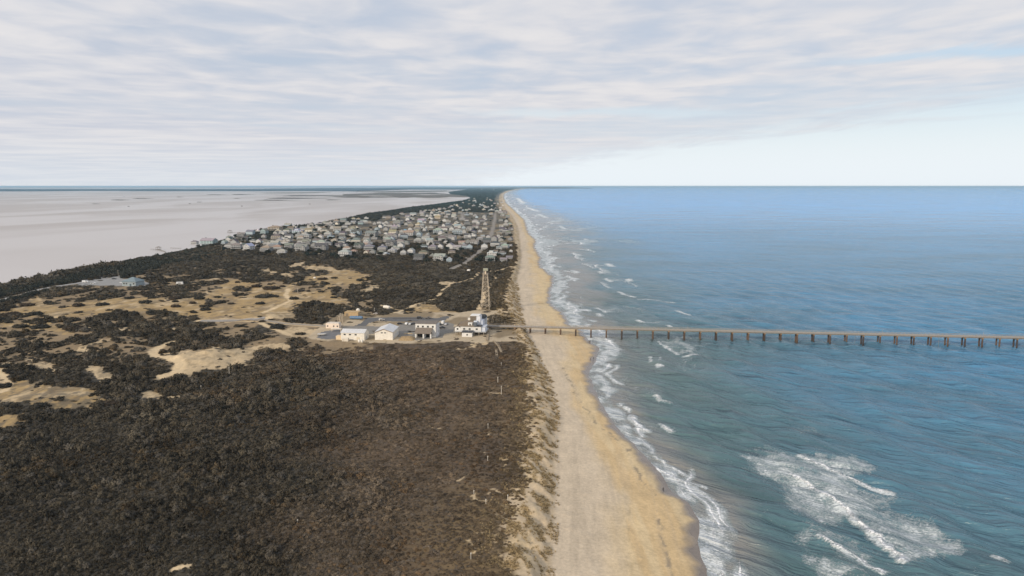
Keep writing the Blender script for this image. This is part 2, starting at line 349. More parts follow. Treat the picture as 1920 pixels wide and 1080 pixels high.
# ------------------------------------------------------------------ materials
def mat(name):
    m = bpy.data.materials.new(name); m.use_nodes = True; t = NT(m.node_tree); b = t.n['Principled BSDF']; return m, t, b
def opos(t): return t.node('ShaderNodeNewGeometry').outputs['Position']
def surf(name, rough=.7, spec=.3, amount=.25, scale=.6, metal=0, stretch=(1, 1, 1)):
    """paint, wood or metal in the object's own colour, weathered by noise"""
    m, t, b = mat(name); oi = t.node('ShaderNodeObjectInfo'); tcx = t.node('ShaderNodeTexCoord')
    n = t.noise(t.vmath('MULTIPLY', tcx.outputs['Object'], stretch), scale, 5, .6)
    c = t.mix(t.ramp(n, .3, .7), oi.outputs['Color'], t.vmath('SCALE', oi.outputs['Color'], 1 - amount))
    t.put(b.inputs['Base Color'], c); b.inputs['Roughness'].default_value = rough; b.inputs['Specular IOR Level'].default_value = spec; b.inputs['Metallic'].default_value = metal
    return m
M_WALL = surf('painted siding', .65, .3, .16, .5); M_ROOF = surf('weathered roofing', .8, .2, .3, .9, 0, (1, 1, 3)); M_WOOD = surf('weathered wood', .85, .15, .4, 1.3)
M_METAL = surf('painted metal', .45, .4, .2, .8); M_STEEL = surf('galvanised steel', .5, .4, .3, .4); M_GLASS = surf('dark window glass', .08, .5, .2, .2); M_RUB = surf('rubber', .9, .1, .2, 3); M_CLOTH = surf('cloth', .9, .1, .2, 4)
M_PILE = surf('concrete piling', .8, .25, .45, .5, 0, (1, 1, .5))

m_ter, t, b = mat('sand and soil'); at = t.node('ShaderNodeAttribute', attribute_name='base'); aw = t.node('ShaderNodeAttribute', attribute_name='wet')
pos = opos(t); f1 = t.noise(pos, .8, 6, .65); f2 = t.noise(pos, .09, 5, .6); f3 = t.noise(t.vmath('MULTIPLY', pos, (1, .25, 1)), .5, 5, .6)
k = t.math('ADD', t.math('MULTIPLY', t.math('SUBTRACT', f1, .5), .75), t.math('MULTIPLY', t.math('SUBTRACT', f2, .5), .55)); k = t.math('ADD', k, t.math('MULTIPLY', t.math('SUBTRACT', f3, .5), .35))
t.put(b.inputs['Base Color'], t.vmath('SCALE', at.outputs['Color'], t.math('ADD', 1.0, k)))
t.put(b.inputs['Roughness'], t.math('SUBTRACT', .95, t.math('MULTIPLY', aw.outputs['Fac'], .72))); b.inputs['Specular IOR Level'].default_value = .35
bp = t.node('ShaderNodeBump'); bp.inputs['Strength'].default_value = .5; bp.inputs['Distance'].default_value = .35; t.put(bp.inputs['Height'], t.math('MULTIPLY', f1, t.math('SUBTRACT', 1, aw.outputs['Fac']))); t.put(b.inputs['Normal'], bp)

m_sea, t, b = mat('sea water'); pos = opos(t)
af = t.node('ShaderNodeAttribute', attribute_name='foam').outputs['Fac']; adp = t.node('ShaderNodeAttribute', attribute_name='deep').outputs['Fac']; amu = t.node('ShaderNodeAttribute', attribute_name='mud').outputs['Fac']
dot = t.node('ShaderNodeVectorMath', operation='DOT_PRODUCT'); t.put(dot.inputs[0], pos); dot.inputs[1].default_value = (.743, -.669, 0); do2 = t.node('ShaderNodeVectorMath', operation='DOT_PRODUCT'); t.put(do2.inputs[0], pos); do2.inputs[1].default_value = (.669, .743, 0)
wd2 = t.math('ADD', do2.outputs['Value'], t.math('MULTIPLY', t.noise(pos, .05, 2, .5), 9.0))
def wave(a, c, s_, det=3, di=.3): return t.noise(t.comb(t.math('MULTIPLY', dot.outputs['Value'], a), t.math('MULTIPLY', wd2, c)), s_, det, .55, di)
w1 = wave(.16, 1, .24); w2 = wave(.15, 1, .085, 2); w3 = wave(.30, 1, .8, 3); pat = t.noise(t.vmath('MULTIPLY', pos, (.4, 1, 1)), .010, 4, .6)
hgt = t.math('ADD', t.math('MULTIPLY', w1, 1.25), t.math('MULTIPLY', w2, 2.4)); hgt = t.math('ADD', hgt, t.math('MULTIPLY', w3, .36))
wc = t.mix(adp, (.082, .150, .160), (.066, .222, .39)); wc = t.mix(t.math('MULTIPLY', t.math('SUBTRACT', adp, .9), 1.0), wc, (.045, .37, .84))
wc = t.mix(t.ramp(pat, .35, .7, 0, .35), wc, (.06, .10, .10)); stv = wave(.08, 1, .030, 3); stw = wave(.10, 1, .11, 2); wc = t.vmath('SCALE', wc, t.math('ADD', .08, t.math('ADD', t.math('ADD', t.math('MULTIPLY', stv, .36), t.math('MULTIPLY', stw, .40)), t.math('ADD', t.math('MULTIPLY', w1, .66), t.math('MULTIPLY', w2, .45))))); wc = t.mix(amu, wc, (.27, .245, .225))  # wave shading put into the water colour: troughs darker, crests lighter
acr = t.node('ShaderNodeAttribute', attribute_name='crest').outputs['Fac']
fst = t.comb(t.math('MULTIPLY', dot.outputs['Value'], .8), do2.outputs['Value']); nf = t.noise(fst, .62, 5, .65, .5); nf2 = t.noise(fst, .17, 4, .6, .3); nf3 = t.noise(fst, 1.3, 4, .65, .2)
ridge = t.math('MULTIPLY', t.math('ABSOLUTE', t.math('SUBTRACT', nf, .5)), 5.0, clamp=True)       # 0 on the foam's veins
lace = t.math('ADD', t.math('MULTIPLY', ridge, .24), t.math('ADD', t.math('MULTIPLY', t.ramp(nf2, .30, .70), .42), t.math('MULTIPLY', t.ramp(nf3, .3, .7), .52)))
fm = t.math('SUBTRACT', t.math('MULTIPLY', af, 1.25), lace); fthin = t.math('MULTIPLY', t.ramp(fm, -.30, .42), .60); wc = t.mix(t.math('MULTIPLY', t.ramp(af, .1, .6), .55), wc, (.27, .37, .39))
fcr = t.ramp(t.math('SUBTRACT', acr, t.math('MULTIPLY', t.ramp(nf3, .3, .7), .55)), .0, .45); fmask = t.math('MAXIMUM', fthin, fcr)
t.put(b.inputs['Base Color'], t.mix(fmask, wc, (.80, .82, .84))); t.put(b.inputs['Roughness'], t.math('ADD', .22, t.math('MULTIPLY', fmask, .6)))
b.inputs['IOR'].default_value = 1.33; t.put(b.inputs['Specular IOR Level'], t.math('SUBTRACT', .34, t.math('MULTIPLY', fmask, .25)))
bp = t.node('ShaderNodeBump'); ln_ = t.node('ShaderNodeVectorMath', operation='LENGTH'); t.put(ln_.inputs[0], pos); fade = t.ramp(ln_.outputs['Value'], 450, 3200); t.put(bp.inputs['Strength'], t.math('SUBTRACT', 1.0, t.math('MULTIPLY', fade, .82))); bp.inputs['Distance'].default_value = 3.0; t.put(bp.inputs['Height'], t.math('ADD', hgt, t.math('MULTIPLY', fmask, .25))); t.put(b.inputs['Normal'], bp)

m_snd, t, b = mat('calm lagoon water'); pos = opos(t); n = t.noise(t.vmath('MULTIPLY', pos, (.6, 1, 1)), .25, 4, .6); big = t.noise(t.vmath('MULTIPLY', pos, (1, .28, 1)), .0019, 4, .55, .8)
t.put(b.inputs['Base Color'], t.mix(t.ramp(big, .4, .62), (.44, .395, .362), (.54, .498, .472))); t.put(b.inputs['Roughness'], t.ramp(big, .4, .62, .42, .34)); b.inputs['IOR'].default_value = 1.33; b.inputs['Specular IOR Level'].default_value = .35
bp = t.node('ShaderNodeBump'); bp.inputs['Strength'].default_value = .25; bp.inputs['Distance'].default_value = .12; t.put(bp.inputs['Height'], n); t.put(b.inputs['Normal'], bp)

def leafmat(name):
    m, t, b = mat(name); a = t.node('ShaderNodeAttribute', attribute_type='INSTANCER', attribute_name='tint')
    n = t.noise(opos(t), 1.6, 4, .65); t.put(b.inputs['Base Color'], t.vmath('SCALE', a.outputs['Color'], t.math('ADD', .35, t.math('MULTIPLY', n, 1.3))))
    b.inputs['Roughness'].default_value = .85; b.inputs['Specular IOR Level'].default_value = .12; return m
M_LEAF = leafmat('shrub leaves'); M_CROWN = surf('crown leaves', .85, .12, .5, 1.4)
m_asph, t, b = mat('asphalt'); pos = opos(t); n = t.noise(pos, .35, 6, .65); oi = t.node('ShaderNodeObjectInfo')
t.put(b.inputs['Base Color'], t.vmath('SCALE', oi.outputs['Color'], t.math('ADD', .55, t.math('MULTIPLY', n, .9)))); b.inputs['Roughness'].default_value = .9
M_ASPH = m_asph

# ------------------------------------------------------------------ island terrain
def rows(lims):
    r = [lims[0][0]]
    for a, bb, q in lims:
        while r[-1] < bb: r.append(r[-1] * (1 + q))
    return np.array(r)
def grid_faces(nr, nc):
    i = np.arange(nr - 1)[:, None] * nc + np.arange(nc - 1)[None, :]
    return np.stack([i, i + 1, i + nc + 1, i + nc], -1).reshape(-1, 4)
def prune(V, F, keep, attrs):
    F = F[keep[F].any(1)]; used = np.unique(F); mp = np.full(len(V), -1, np.int64); mp[used] = np.arange(len(used))
    return V[used], mp[F], [(a, ty, d[used]) for a, ty, d in attrs]

RY = rows([(100, 200, .02), (200, 1250, .0040), (1250, 3600, .0055), (3600, 75000, .02)])
U = np.r_[np.linspace(-1.5, -.74, 40)[:-1], np.arange(-.74, .32, .0019), np.linspace(.32, .6, 12)[1:]]
yy = np.repeat(RY, len(U)).reshape(len(RY), len(U)); xx = yy * U[None, :]
X = xx.ravel(); Y = yy.ravel(); ZT = height(X, Y)
px, py, tan, sand, clr, path, st, vil = regions(X, Y, ZT)
def lin(r, g, b_): return np.array([((c / 255) / 12.92 if c < 11 else (((c / 255) + .055) / 1.055) ** 2.4) for c in (r, g, b_)])
def mixc(A, col, m): return A * (1 - m[:, None]) + np.asarray(col)[None, :] * m[:, None]
scrub_c = np.array([.055, .047, .034]); red_c = np.array([.098, .070, .046]); grass_c = np.array([.36, .25, .115]); sand_c = np.array([.50, .385, .235]); dry_c = np.array([.55, .455, .335]); gold_c = np.array([.60, .465, .275])
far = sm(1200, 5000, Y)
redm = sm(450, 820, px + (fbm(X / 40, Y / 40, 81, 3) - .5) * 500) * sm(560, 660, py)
col = np.repeat(scrub_c[None], len(X), 0); col = mixc(col, red_c, redm); col = mixc(col, (.045, .060, .055), far * .8)  # distant ground turns teal: haze tone put into the colour
q = np.clip((TOE(Y) - X) / np.maximum(TOE(Y) - np.minimum(CREST(Y), TOE(Y) - 6), 1), 0, 9)
hi = fbm(X / 3.2, Y / 5, 91, 4); lo = fbm(X / 22, Y / 30, 93, 4)
gapn = fbm(X / 20, Y / 26, 301, 4); gapz = sm(430, 520, Y) * sm(1150, 950, Y) * (px < 700) * sm(60, 110, X - SND(Y)) * (Y < 1200)
col = mixc(col, (.26, .19, .11), gapz * sm(.54, .45, gapn) * .95)
col = mixc(col, grass_c * .55, sm(6, 1.2, q) * sm(.35, .62, lo) * .7 * (Y < 5000))
col = mixc(col, (.33, .25, .15), vil * sm(.5, .62, fbm(X / 14, Y / 20, 97, 3)) * .6)
col = mixc(col, grass_c, tan * 1.0); col = mixc(col, sand_c, tan * sm(.52, .7, fbm(X / 9, Y / 18, 99, 4)) * .8)
yel = tan & (py > 700); col = mixc(col, scrub_c * 2.2, yel * sm(.42, .6, hi) * .75)
col = mixc(col, sand_c, sand * (1 - .45 * sm(.5, .7, hi))); col = mixc(col, np.array([.19, .14, .08]), tan * sm(.50, .66, fbm(X / 5, Y / 8, 311, 4)) * .7); col = mixc(col, sand_c * 1.2, path)
col = mixc(col, (.45, .365, .25), clr * 1.0); col = mixc(col, (.16, .115, .06), clr * sm(.5, .62, lo) * .75)
col = mixc(col, (.25, .225, .195), st)
# dune front: sand with dry grass clinging to it, then beach sand, damp and wet sand
s_in = SEA(Y) - X + (fbm(X / 9, Y / 14, 3, 3) - .5) * np.clip(Y / 300, 1, 6) * 2.0
dface = sm(1.75, 1.1, q + (fbm(X / 7, Y / 9, 95, 3) - .5) * 1.3)
streak = .55 * fbm((.4 * X - .92 * Y) / 7, (.92 * X + .4 * Y) / 2.2, 103, 4) + .45 * fbm(X / 2.5, Y / 3.5, 104, 4)
dcol = mixc(np.repeat((dry_c * np.array([.92, .88, .80]))[None], len(X), 0), grass_c * .9, sm(.46, .62, streak) * sm(-.05, .4, q)); dcol = mixc(dcol, sand_c * 1.12, sm(.52, .70, fbm(X / 5, Y / 6, 107, 4)) * sm(.35, .8, q))
col = col * (1 - dface[:, None]) + dcol * dface[:, None]
beach = sm(.22, .02, q)
wb = np.maximum(TOE(Y), 1) - X; bw = np.maximum(SEA(Y) - TOE(Y), 5); fr = np.clip(s_in / bw, -1, 1.5)
gl = sm(.75, .36, fr + (fbm(X / 16, Y / 40, 109, 4) - .5) * .40)
bc = mixc(np.repeat(dry_c[None], len(X), 0), gold_c, gl); bc = mixc(bc, gold_c * np.array([.94, .88, .80]), gl * sm(.5, .66, fbm(X / 7, Y / 45, 113, 4)) * .8)
bc = mixc(bc, dry_c * .82, (1 - gl) * sm(.54, .66, fbm(X / 5, Y / 60, 119, 4)) * .5)
bc = mixc(bc, gold_c * .62, sm(.012, .0, np.abs(fr - .50 + (fbm(X / 10, Y / 30, 115, 3) - .5) * .12)) * .35 * (fbm(X / 4, Y / 7, 117, 3) > .48))
trk = fbm(wb / 1.6, Y / 60, 125, 3); bc = mixc(bc, dry_c * .80, (1 - gl * .6) * sm(.56, .70, trk) * .45)
wr = wpts([(1060,700),(1085,745),(1120,790),(1175,835),(1200,880),(1222,930),(1236,980),(1246,1020),(1252,1085)], 2); dw = segdist(X, Y, wr) + np.where(np.abs(X) < 1, 0, 0) if False else np.abs(X - np.interp(Y, [p[1] for p in wr[::-1]], [p[0] for p in wr[::-1]]) + (fbm(X / 5, Y / 7, 127, 3) - .5) * 5)
bc = mixc(bc, dry_c * .45, sm(1.3, .2, dw) * (Y < 480) * sm(.50, .62, fbm(X / 2, Y / 4, 129, 3)) * .8)
wet = sm(6.5, 1.5, s_in + (fbm(X / 8, Y / 8, 121, 3) - .5) * 6) * (s_in > -40)
bc = mixc(bc, (.20, .165, .135), wet)
col = col * (1 - beach[:, None]) + bc * beach[:, None]
at = [('base', 'FLOAT_COLOR', np.c_[np.clip(col, 0, 1), np.ones(len(X))]), ('wet', 'FLOAT', wet * beach)]
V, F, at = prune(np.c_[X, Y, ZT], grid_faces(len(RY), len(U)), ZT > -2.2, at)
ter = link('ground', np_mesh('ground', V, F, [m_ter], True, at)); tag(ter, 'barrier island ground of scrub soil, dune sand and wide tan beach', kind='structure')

# ------------------------------------------------------------------ ocean with swell, breakers and foam
OY = rows([(100, 205, .02), (205, 900, .0040), (900, 3000, .0065), (3000, 90000, .022)])
T = np.r_[np.arange(0, .74, .0019), np.linspace(.74, 2.2, 36)[1:]]
yo = np.repeat(OY, len(T)).reshape(len(OY), len(T)); xo = SEA(yo) - np.maximum(16, yo * .012) + yo * T[None, :]
X = xo.ravel(); Y = yo.ravel(); px, py = PIX(X, Y, 0)
off = X - SEA(Y)
foam = np.zeros(len(X)); crest = np.zeros(len(X)); Zs = np.zeros(len(X)); ftr = np.zeros(len(X))
def breaker(pts, wd, amp=1.0, hgt_=.8, trail=6.0):
    """a breaking crest: raised white ridge with foam trailing behind it (seaward)"""
    global foam, Zs, crest
    p = wpts(pts, 0); a = np.array(p); m = (np.abs(X - a[:, 0].mean()) < np.ptp(a[:, 0]) / 2 + 30) & (Y > a[:, 1].min() - 25) & (Y < a[:, 1].max() + 25)
    if not m.any(): return
    x = X[m] + (fbm(X[m] / 4, Y[m] / 4, 131, 3) - .5) * 4; y = Y[m]; d = segdist(x, y, p)
    wd = wd * .72; ri = np.exp(-(d / wd) ** 2); crest[m] = np.maximum(crest[m], amp * sm(1.25, .35, d / wd) * (.42 + .80 * fbm(x / 3, y / 5, 133, 3))); foam[m] = np.maximum(foam[m], .75 * amp * sm(2.6, .8, d / wd)); Zs[m] += ri * hgt_
    xl = np.interp(y, np.sort(a[:, 1]), a[np.argsort(a[:, 1]), 0]); inr = (y > a[:, 1].min()) & (y < a[:, 1].max())
    tr = np.where(inr & (x > xl), np.clip(1 - (x - xl) / trail, 0, 1), 0); foam[m] = np.maximum(foam[m], tr * .50 * amp)
zE = lambda p: Z(p, 3.8575, 920, 340); zF = lambda p: Z(p, 4.5, 1100, 620); zG = lambda p: Z(p, 2.8235, 1240, 800)
def patch(pts, amp):
    acc = 0
    for q_ in range(5): acc = acc + inpoly(px + (fbm(X / 7, Y / 9, 137 + 9 * q_, 3) - .5) * 90, py + (fbm(X / 7, Y / 9, 139 + 9 * q_, 3) - .5) * 50, pts)
    acc = acc / 5; np.maximum(foam, acc * amp * (.72 + .62 * fbm(X / 12, Y / 16, 171, 3)), out=foam)
patch(zG([(420,150),(600,120),(760,150),(900,165),(1080,190),(1120,250),(1010,265),(1010,300),(1220,370),(1280,400),(1180,420),(1160,450),(1400,480),(1500,520),(1480,570),(1660,640),(1480,690),(1320,720),(1220,690),(1100,560),(1010,480),(900,520),(760,480),(680,420),(640,340),(620,290),(520,240)]), .52)
patch(zG([(730,540),(900,560),(1050,620),(1160,700),(1100,740),(1000,720),(920,640),(860,600),(760,640),(700,600)]), .44); patch(zG([(720,660),(860,690),(1000,740),(1100,790),(840,830),(800,740)]), .50)
patch(zF([(600,60),(760,50),(960,130),(1000,175),(900,225),(800,200),(700,130)]), .46); patch(zF([(780,250),(950,265),(930,290),(830,295)]), .66); patch(zF([(110,480),(300,490),(580,480),(560,505),(300,520),(120,520)]), .50)
patch(zF([(470,800),(620,780),(640,800),(540,840)]), .42); patch(zG([(720,5),(800,10),(830,35),(770,40)]), .58); patch(zF([(170,400),(220,360),(300,430),(330,460),(200,450)]), .55); patch(zF([(200,560),(440,590),(460,620),(300,620)]), .32); patch(zF([(1340,430),(1480,445),(1560,455),(1400,440)]), .5)
for pp_, wd, am, hh, tr in ((zG([(740,155),(850,205),(940,245)]), 1.6, 1, .9, 8), (zG([(940,245),(1080,305),(1215,355)]), 1.9, 1, 1.0, 6), (zG([(625,235),(750,290),(880,375),(990,455)]), 1.5, 1, .8, 10), (zG([(990,455),(1060,535),(1180,630),(1280,718)]), 1.7, 1, .9, 8),
    (zG([(840,600),(970,665),(1080,735),(1170,780)]), 1.2, 1, .6, 6), (zG([(1770,700),(1830,720)]), 1.4, 1, .6, 3), (zF([(600,90),(690,150),(775,195)]), 1.3, 1, .6, 8), (zF([(575,560),(600,575),(640,600),(690,618)]), 1.5, .9, .8, 4),
    (zF([(375,720),(430,800),(510,850)]), 2.0, 1, .8, 7), (zF([(320,650),(370,690)]), 1.0, .9, .4, 4), (zF([(620,790),(660,815),(730,856)]), 1.4, .9, .6, 5), (zF([(820,215),(930,210)]), 1.5, 1, .4, 3), (zF([(540,230),(550,270)]), .9, .9, .3, 2), (zF([(630,230),(620,270)]), .8, .8, .3, 2), (zF([(600,300),(630,315)]), 1.5, 1, .3, 2),
    (zE([(590,645),(630,662)]), 3, 1, .5, 8), (zE([(790,655),(810,668)]), 3, 1, .6, 30), (zE([(835,705),(870,725)]), 2.6, 1, .6, 36), (zE([(995,708),(1010,722)]), 4, 1, .8, 4), (zE([(930,803),(975,826),(1040,835)]), 2.6, 1, .7, 10), (zE([(770,922),(835,948)]), 2.4, 1, .6, 30),
    (zE([(1355,948),(1420,966)]), 3.2, 1, .7, 6), (zE([(1070,1015),(1095,1028)]), 2.4, 1, .5, 45), (zE([(650,492),(700,500)]), 3, .95, .5, 26), (zE([(540,448),(630,453)]), 4, .95, .5, 20), (zE([(590,520),(655,537)]), 3, .9, .5, 14), (zE([(845,598),(875,615)]), 5, 1, .6, 6), (zE([(680,598),(830,612)]), 3, .7, .3, 16),
    (zE([(400,298),(490,304)]), 7, .95, .5, 30), (zE([(460,350),(545,356)]), 6, .9, .5, 20), (zE([(680,418),(700,424)]), 4, .9, .5, 10), (zE([(260,190),(345,217)]), 14, .9, .5, 40), (zE([(340,235),(405,264)]), 10, .8, .5, 30), (zE([(190,120),(240,160)]), 22, .85, .5, 40), (zE([(500,325),(540,345)]), 6, .8, .5, 10),
    (zE([(1075,852),(1330,875)]), 2.2, .75, .2, 10), (zE([(620,550),(670,560)]), 3, .85, .4, 10), (zE([(560,420),(640,432)]), 4, .7, .4, 10), (zE([(780,965),(790,975)]), 3, .9, .5, 4), (zE([(1285,1048),(1300,1062)]), 2, .9, .4, 6),
    ([(1213,868),(1258,893),(1290,905),(1322,914)], 1.4, 1, .4, 6), ([(1300,915),(1330,935)], 1.0, .9, .3, 4), ([(1225,856),(1245,868),(1290,896)], .9, .9, .3, 4), ([(1138,703),(1150,712),(1165,720)], 1.6, 1, .5, 6)):
    breaker(pp_, wd, am, hh, tr)
# swash: lacy sheets running up the beach, several lines deep
kd = np.clip(Y / 420, .8, 1.7); nw = fbm(X / 30, Y / 34, 141, 3); wid = (4.5 + 13 * nw) * kd; swj = (fbm(X / 9, Y / 13, 143, 3) - .5) * 7 * kd; so_ = off + swj * .5
sw = sm(wid * 1.25, wid * .55, off + swj) * sm(-7, -1.0, so_); foam = np.maximum(foam, sw * (.24 + .50 * sm(.3, .7, fbm(X / 7, Y / 10, 145, 3))))
for fr0, am_, sd_ in ((.02, .62, 0), (.42, .80, 3), (.80, .95, 5), (1.15, .95, 7)):
    gate = sm(.38, .52, fbm(X / 22 + sd_, Y / 30, 181 + sd_, 3)) if sd_ else 1.0
    jl = (fbm(X / 11, Y / 17, 183 + sd_, 3) - .5) * 9 * kd; dl = np.abs(off - wid * fr0 + jl * (.4 if not sd_ else 1)); crest = np.maximum(crest, am_ * gate * sm(.95, .15, dl / (kd * (.7 + .5 * (sd_ > 3)))))
    if sd_: foam = np.maximum(foam, gate * .7 * sm(4.5, .5, dl / kd) * (off > 0))
for o_, sd_ in ((34, 0), (60, 4), (95, 8)):
    jl = (fbm(X / 60 + sd_, Y / 90, 191, 3) - .5) * 50; gate = sm(.55, .68, fbm(X / 90 + sd_, Y / 75, 193 + sd_, 3)) * sm(640, 800, Y); dl = np.abs(off - o_ + jl) / np.clip(Y / 700, 1, 5); crest = np.maximum(crest, gate * .9 * sm(1.3, .2, dl)); foam = np.maximum(foam, gate * .55 * sm(7, 1, dl + np.where(off < o_ - jl, 4, 0)))
farf = sm(1500, 3000, Y) * sm(70, 10, off) * .12 + sm(900, 1700, Y) * sm(380, 60, off) * sm(.62, .76, fbm(X / 60, Y / 160, 149, 3)) * .5
foam = np.maximum(foam, farf * (off > -20))
sw_l = wpts([(1530,820), (1920,1075)], 0); dx = sw_l[1][0] - sw_l[0][0]; dy = sw_l[1][1] - sw_l[0][1]; L = math.hypot(dx, dy); nx, ny = -dy / L, dx / L
if nx < 0: nx, ny = -nx, -ny
ph = (X * nx + Y * ny) + (fbm(X / 70, Y / 70, 151, 3) - .5) * 26; ph0 = sw_l[0][0] * nx + sw_l[0][1] * ny
lam = 27.0; a_sw = 1.5 * sm(1500, 500, Y) * sm(4, 50, off); wv = np.cos(2 * math.pi * (ph - ph0) / lam); Zs += a_sw * (np.maximum(wv, -.35) ** 1) * (.4 + 1.2 * fbm(X / 50, Y / 50, 153, 2)) * .6
ch_l = wpts([(1650,900), (1800,948)], 0); cx_, cy_ = ch_l[1][0] - ch_l[0][0], ch_l[1][1] - ch_l[0][1]; L = math.hypot(cx_, cy_); ux, uy = cx_ / L, cy_ / L
al = X * ux + Y * uy; ac = -X * uy + Y * ux
acw = ac + (fbm(X / 40, Y / 40, 187, 2) - .5) * 12; chop = fbm(al / 24, acw / 4.2, 157, 2) - .5; chop2 = fbm(al / 48 + 9, acw / 9, 159, 2) - .5
Zs += (chop * 1.5 + chop2 * 2.4) * sm(1100, 450, Y) * sm(-2, 30, off)
Zs = np.where(off < 0, Zs * 0, Zs) + np.minimum(off, 0) * -.01
deep = sm(0, 260, off + (fbm(X / 90, Y / 90, 161, 3) - .5) * 120) * .9 + sm(700, 5200, np.hypot(X, Y)) * .95  # blueness: rises offshore and again with distance from the camera
mud = sm(40, 4, off * 420 / np.clip(Y, 300, 2500) + (fbm(X / 25, Y / 40, 163, 3) - .5) * 40) * .75
mud = np.maximum(mud, .25 * sm(95, 20, off + (fbm(X / 30, Y / 45, 165, 3) - .5) * 90) * sm(520, 420, np.abs(Y - 600) + 300))
V = np.c_[X, Y, Zs + .02]; keep = off > -np.maximum(14, Y * .011)
V, F, at = prune(V, grid_faces(len(OY), len(T)), keep, [('foam', 'FLOAT', foam), ('crest', 'FLOAT', crest), ('deep', 'FLOAT', deep), ('mud', 'FLOAT', mud)])
oc = link('ocean', np_mesh('ocean', V, F, [m_sea], True, at)); tag(oc, 'blue green ocean with breaking surf along the beach', kind='structure')
# lagoon on the left, one flat sheet under the shore's edge
ly = rows([(100, 3000, .03), (3000, 90000, .06)]); lt = np.r_[0, np.geomspace(.01, 3.0, 40)]
Yl = np.repeat(ly, len(lt)).reshape(len(ly), len(lt)); Xl = SND(Yl) + 30 - Yl * lt[None, :]
V = np.c_[Xl.ravel(), Yl.ravel(), np.zeros(Xl.size)]; F = grid_faces(len(ly), len(lt))[:, ::-1]
lg = link('lagoon', np_mesh('lagoon', V, F, [m_snd], True)); tag(lg, 'calm pale grey lagoon water left of the island', kind='structure')

# ------------------------------------------------------------------ vegetation that nobody could count
def crown(rng, nl=5, leaves=26, size=.30, flat=.8, spread=.55):
    v = []; f = []
    ico = [(0, 0, 1), (.894, 0, .447), (.276, .851, .447), (-.724, .526, .447), (-.724, -.526, .447), (.276, -.851, .447), (.724, .526, -.447), (-.276, .851, -.447), (-.894, 0, -.447), (-.276, -.851, -.447), (.724, -.526, -.447), (0, 0, -1)]
    fa = [(0, 1, 2), (0, 2, 3), (0, 3, 4), (0, 4, 5), (0, 5, 1), (1, 6, 2), (2, 7, 3), (3, 8, 4), (4, 9, 5), (5, 10, 1), (2, 6, 7), (3, 7, 8), (4, 8, 9), (5, 9, 10), (1, 10, 6)]
    for i in range(nl):
        a = rng.uniform(0, 6.283); r = spread * math.sqrt(rng.uniform(0, 1)); R = rng.uniform(.34, .56) * (1 - .35 * r); c = np.array([r * math.cos(a), r * math.sin(a), rng.uniform(.25, .75) * flat * (1 - .4 * r)])
        n = len(v)
        v += [tuple(c + np.array(p) * R * .82 * rng.uniform(.8, 1.1)) for p in ico]; f += [tuple(n + k for k in q) for q in fa]
        for _ in range(leaves):
            d = rng.normal(size=3); d[2] = abs(d[2]) * .9 - .15; d /= np.linalg.norm(d); p = c + d * R * rng.uniform(.8, 1.15)
            t1 = np.cross(d, rng.normal(size=3)); t1 /= np.linalg.norm(t1); t2 = np.cross(d, t1) + d * rng.uniform(-.5, .9); q = size * rng.uniform(.5, 1.2)
            n = len(v); v += [tuple(p - t1 * q * .55), tuple(p + t1 * q * .55), tuple(p + t2 * q)]; f.append((n, n + 1, n + 2))
    return np.array(v), np.array(f)
def tuft(rng):
    v = []; f = []
    for i in range(16):
        a = rng.uniform(0, 6.283); r = rng.uniform(0, .35); b_ = np.array([r * math.cos(a), r * math.sin(a), 0]); l = rng.uniform(.25, .7); tip = b_ + np.array([math.cos(a) * l, math.sin(a) * l, rng.uniform(.4, 1.0)]); s = np.array([-math.sin(a), math.cos(a), 0]) * .09
        n = len(v); v += [tuple(b_ - s), tuple(b_ + s), tuple(tip)]; f.append((n, n + 1, n + 2))
    return np.array(v), np.array(f)
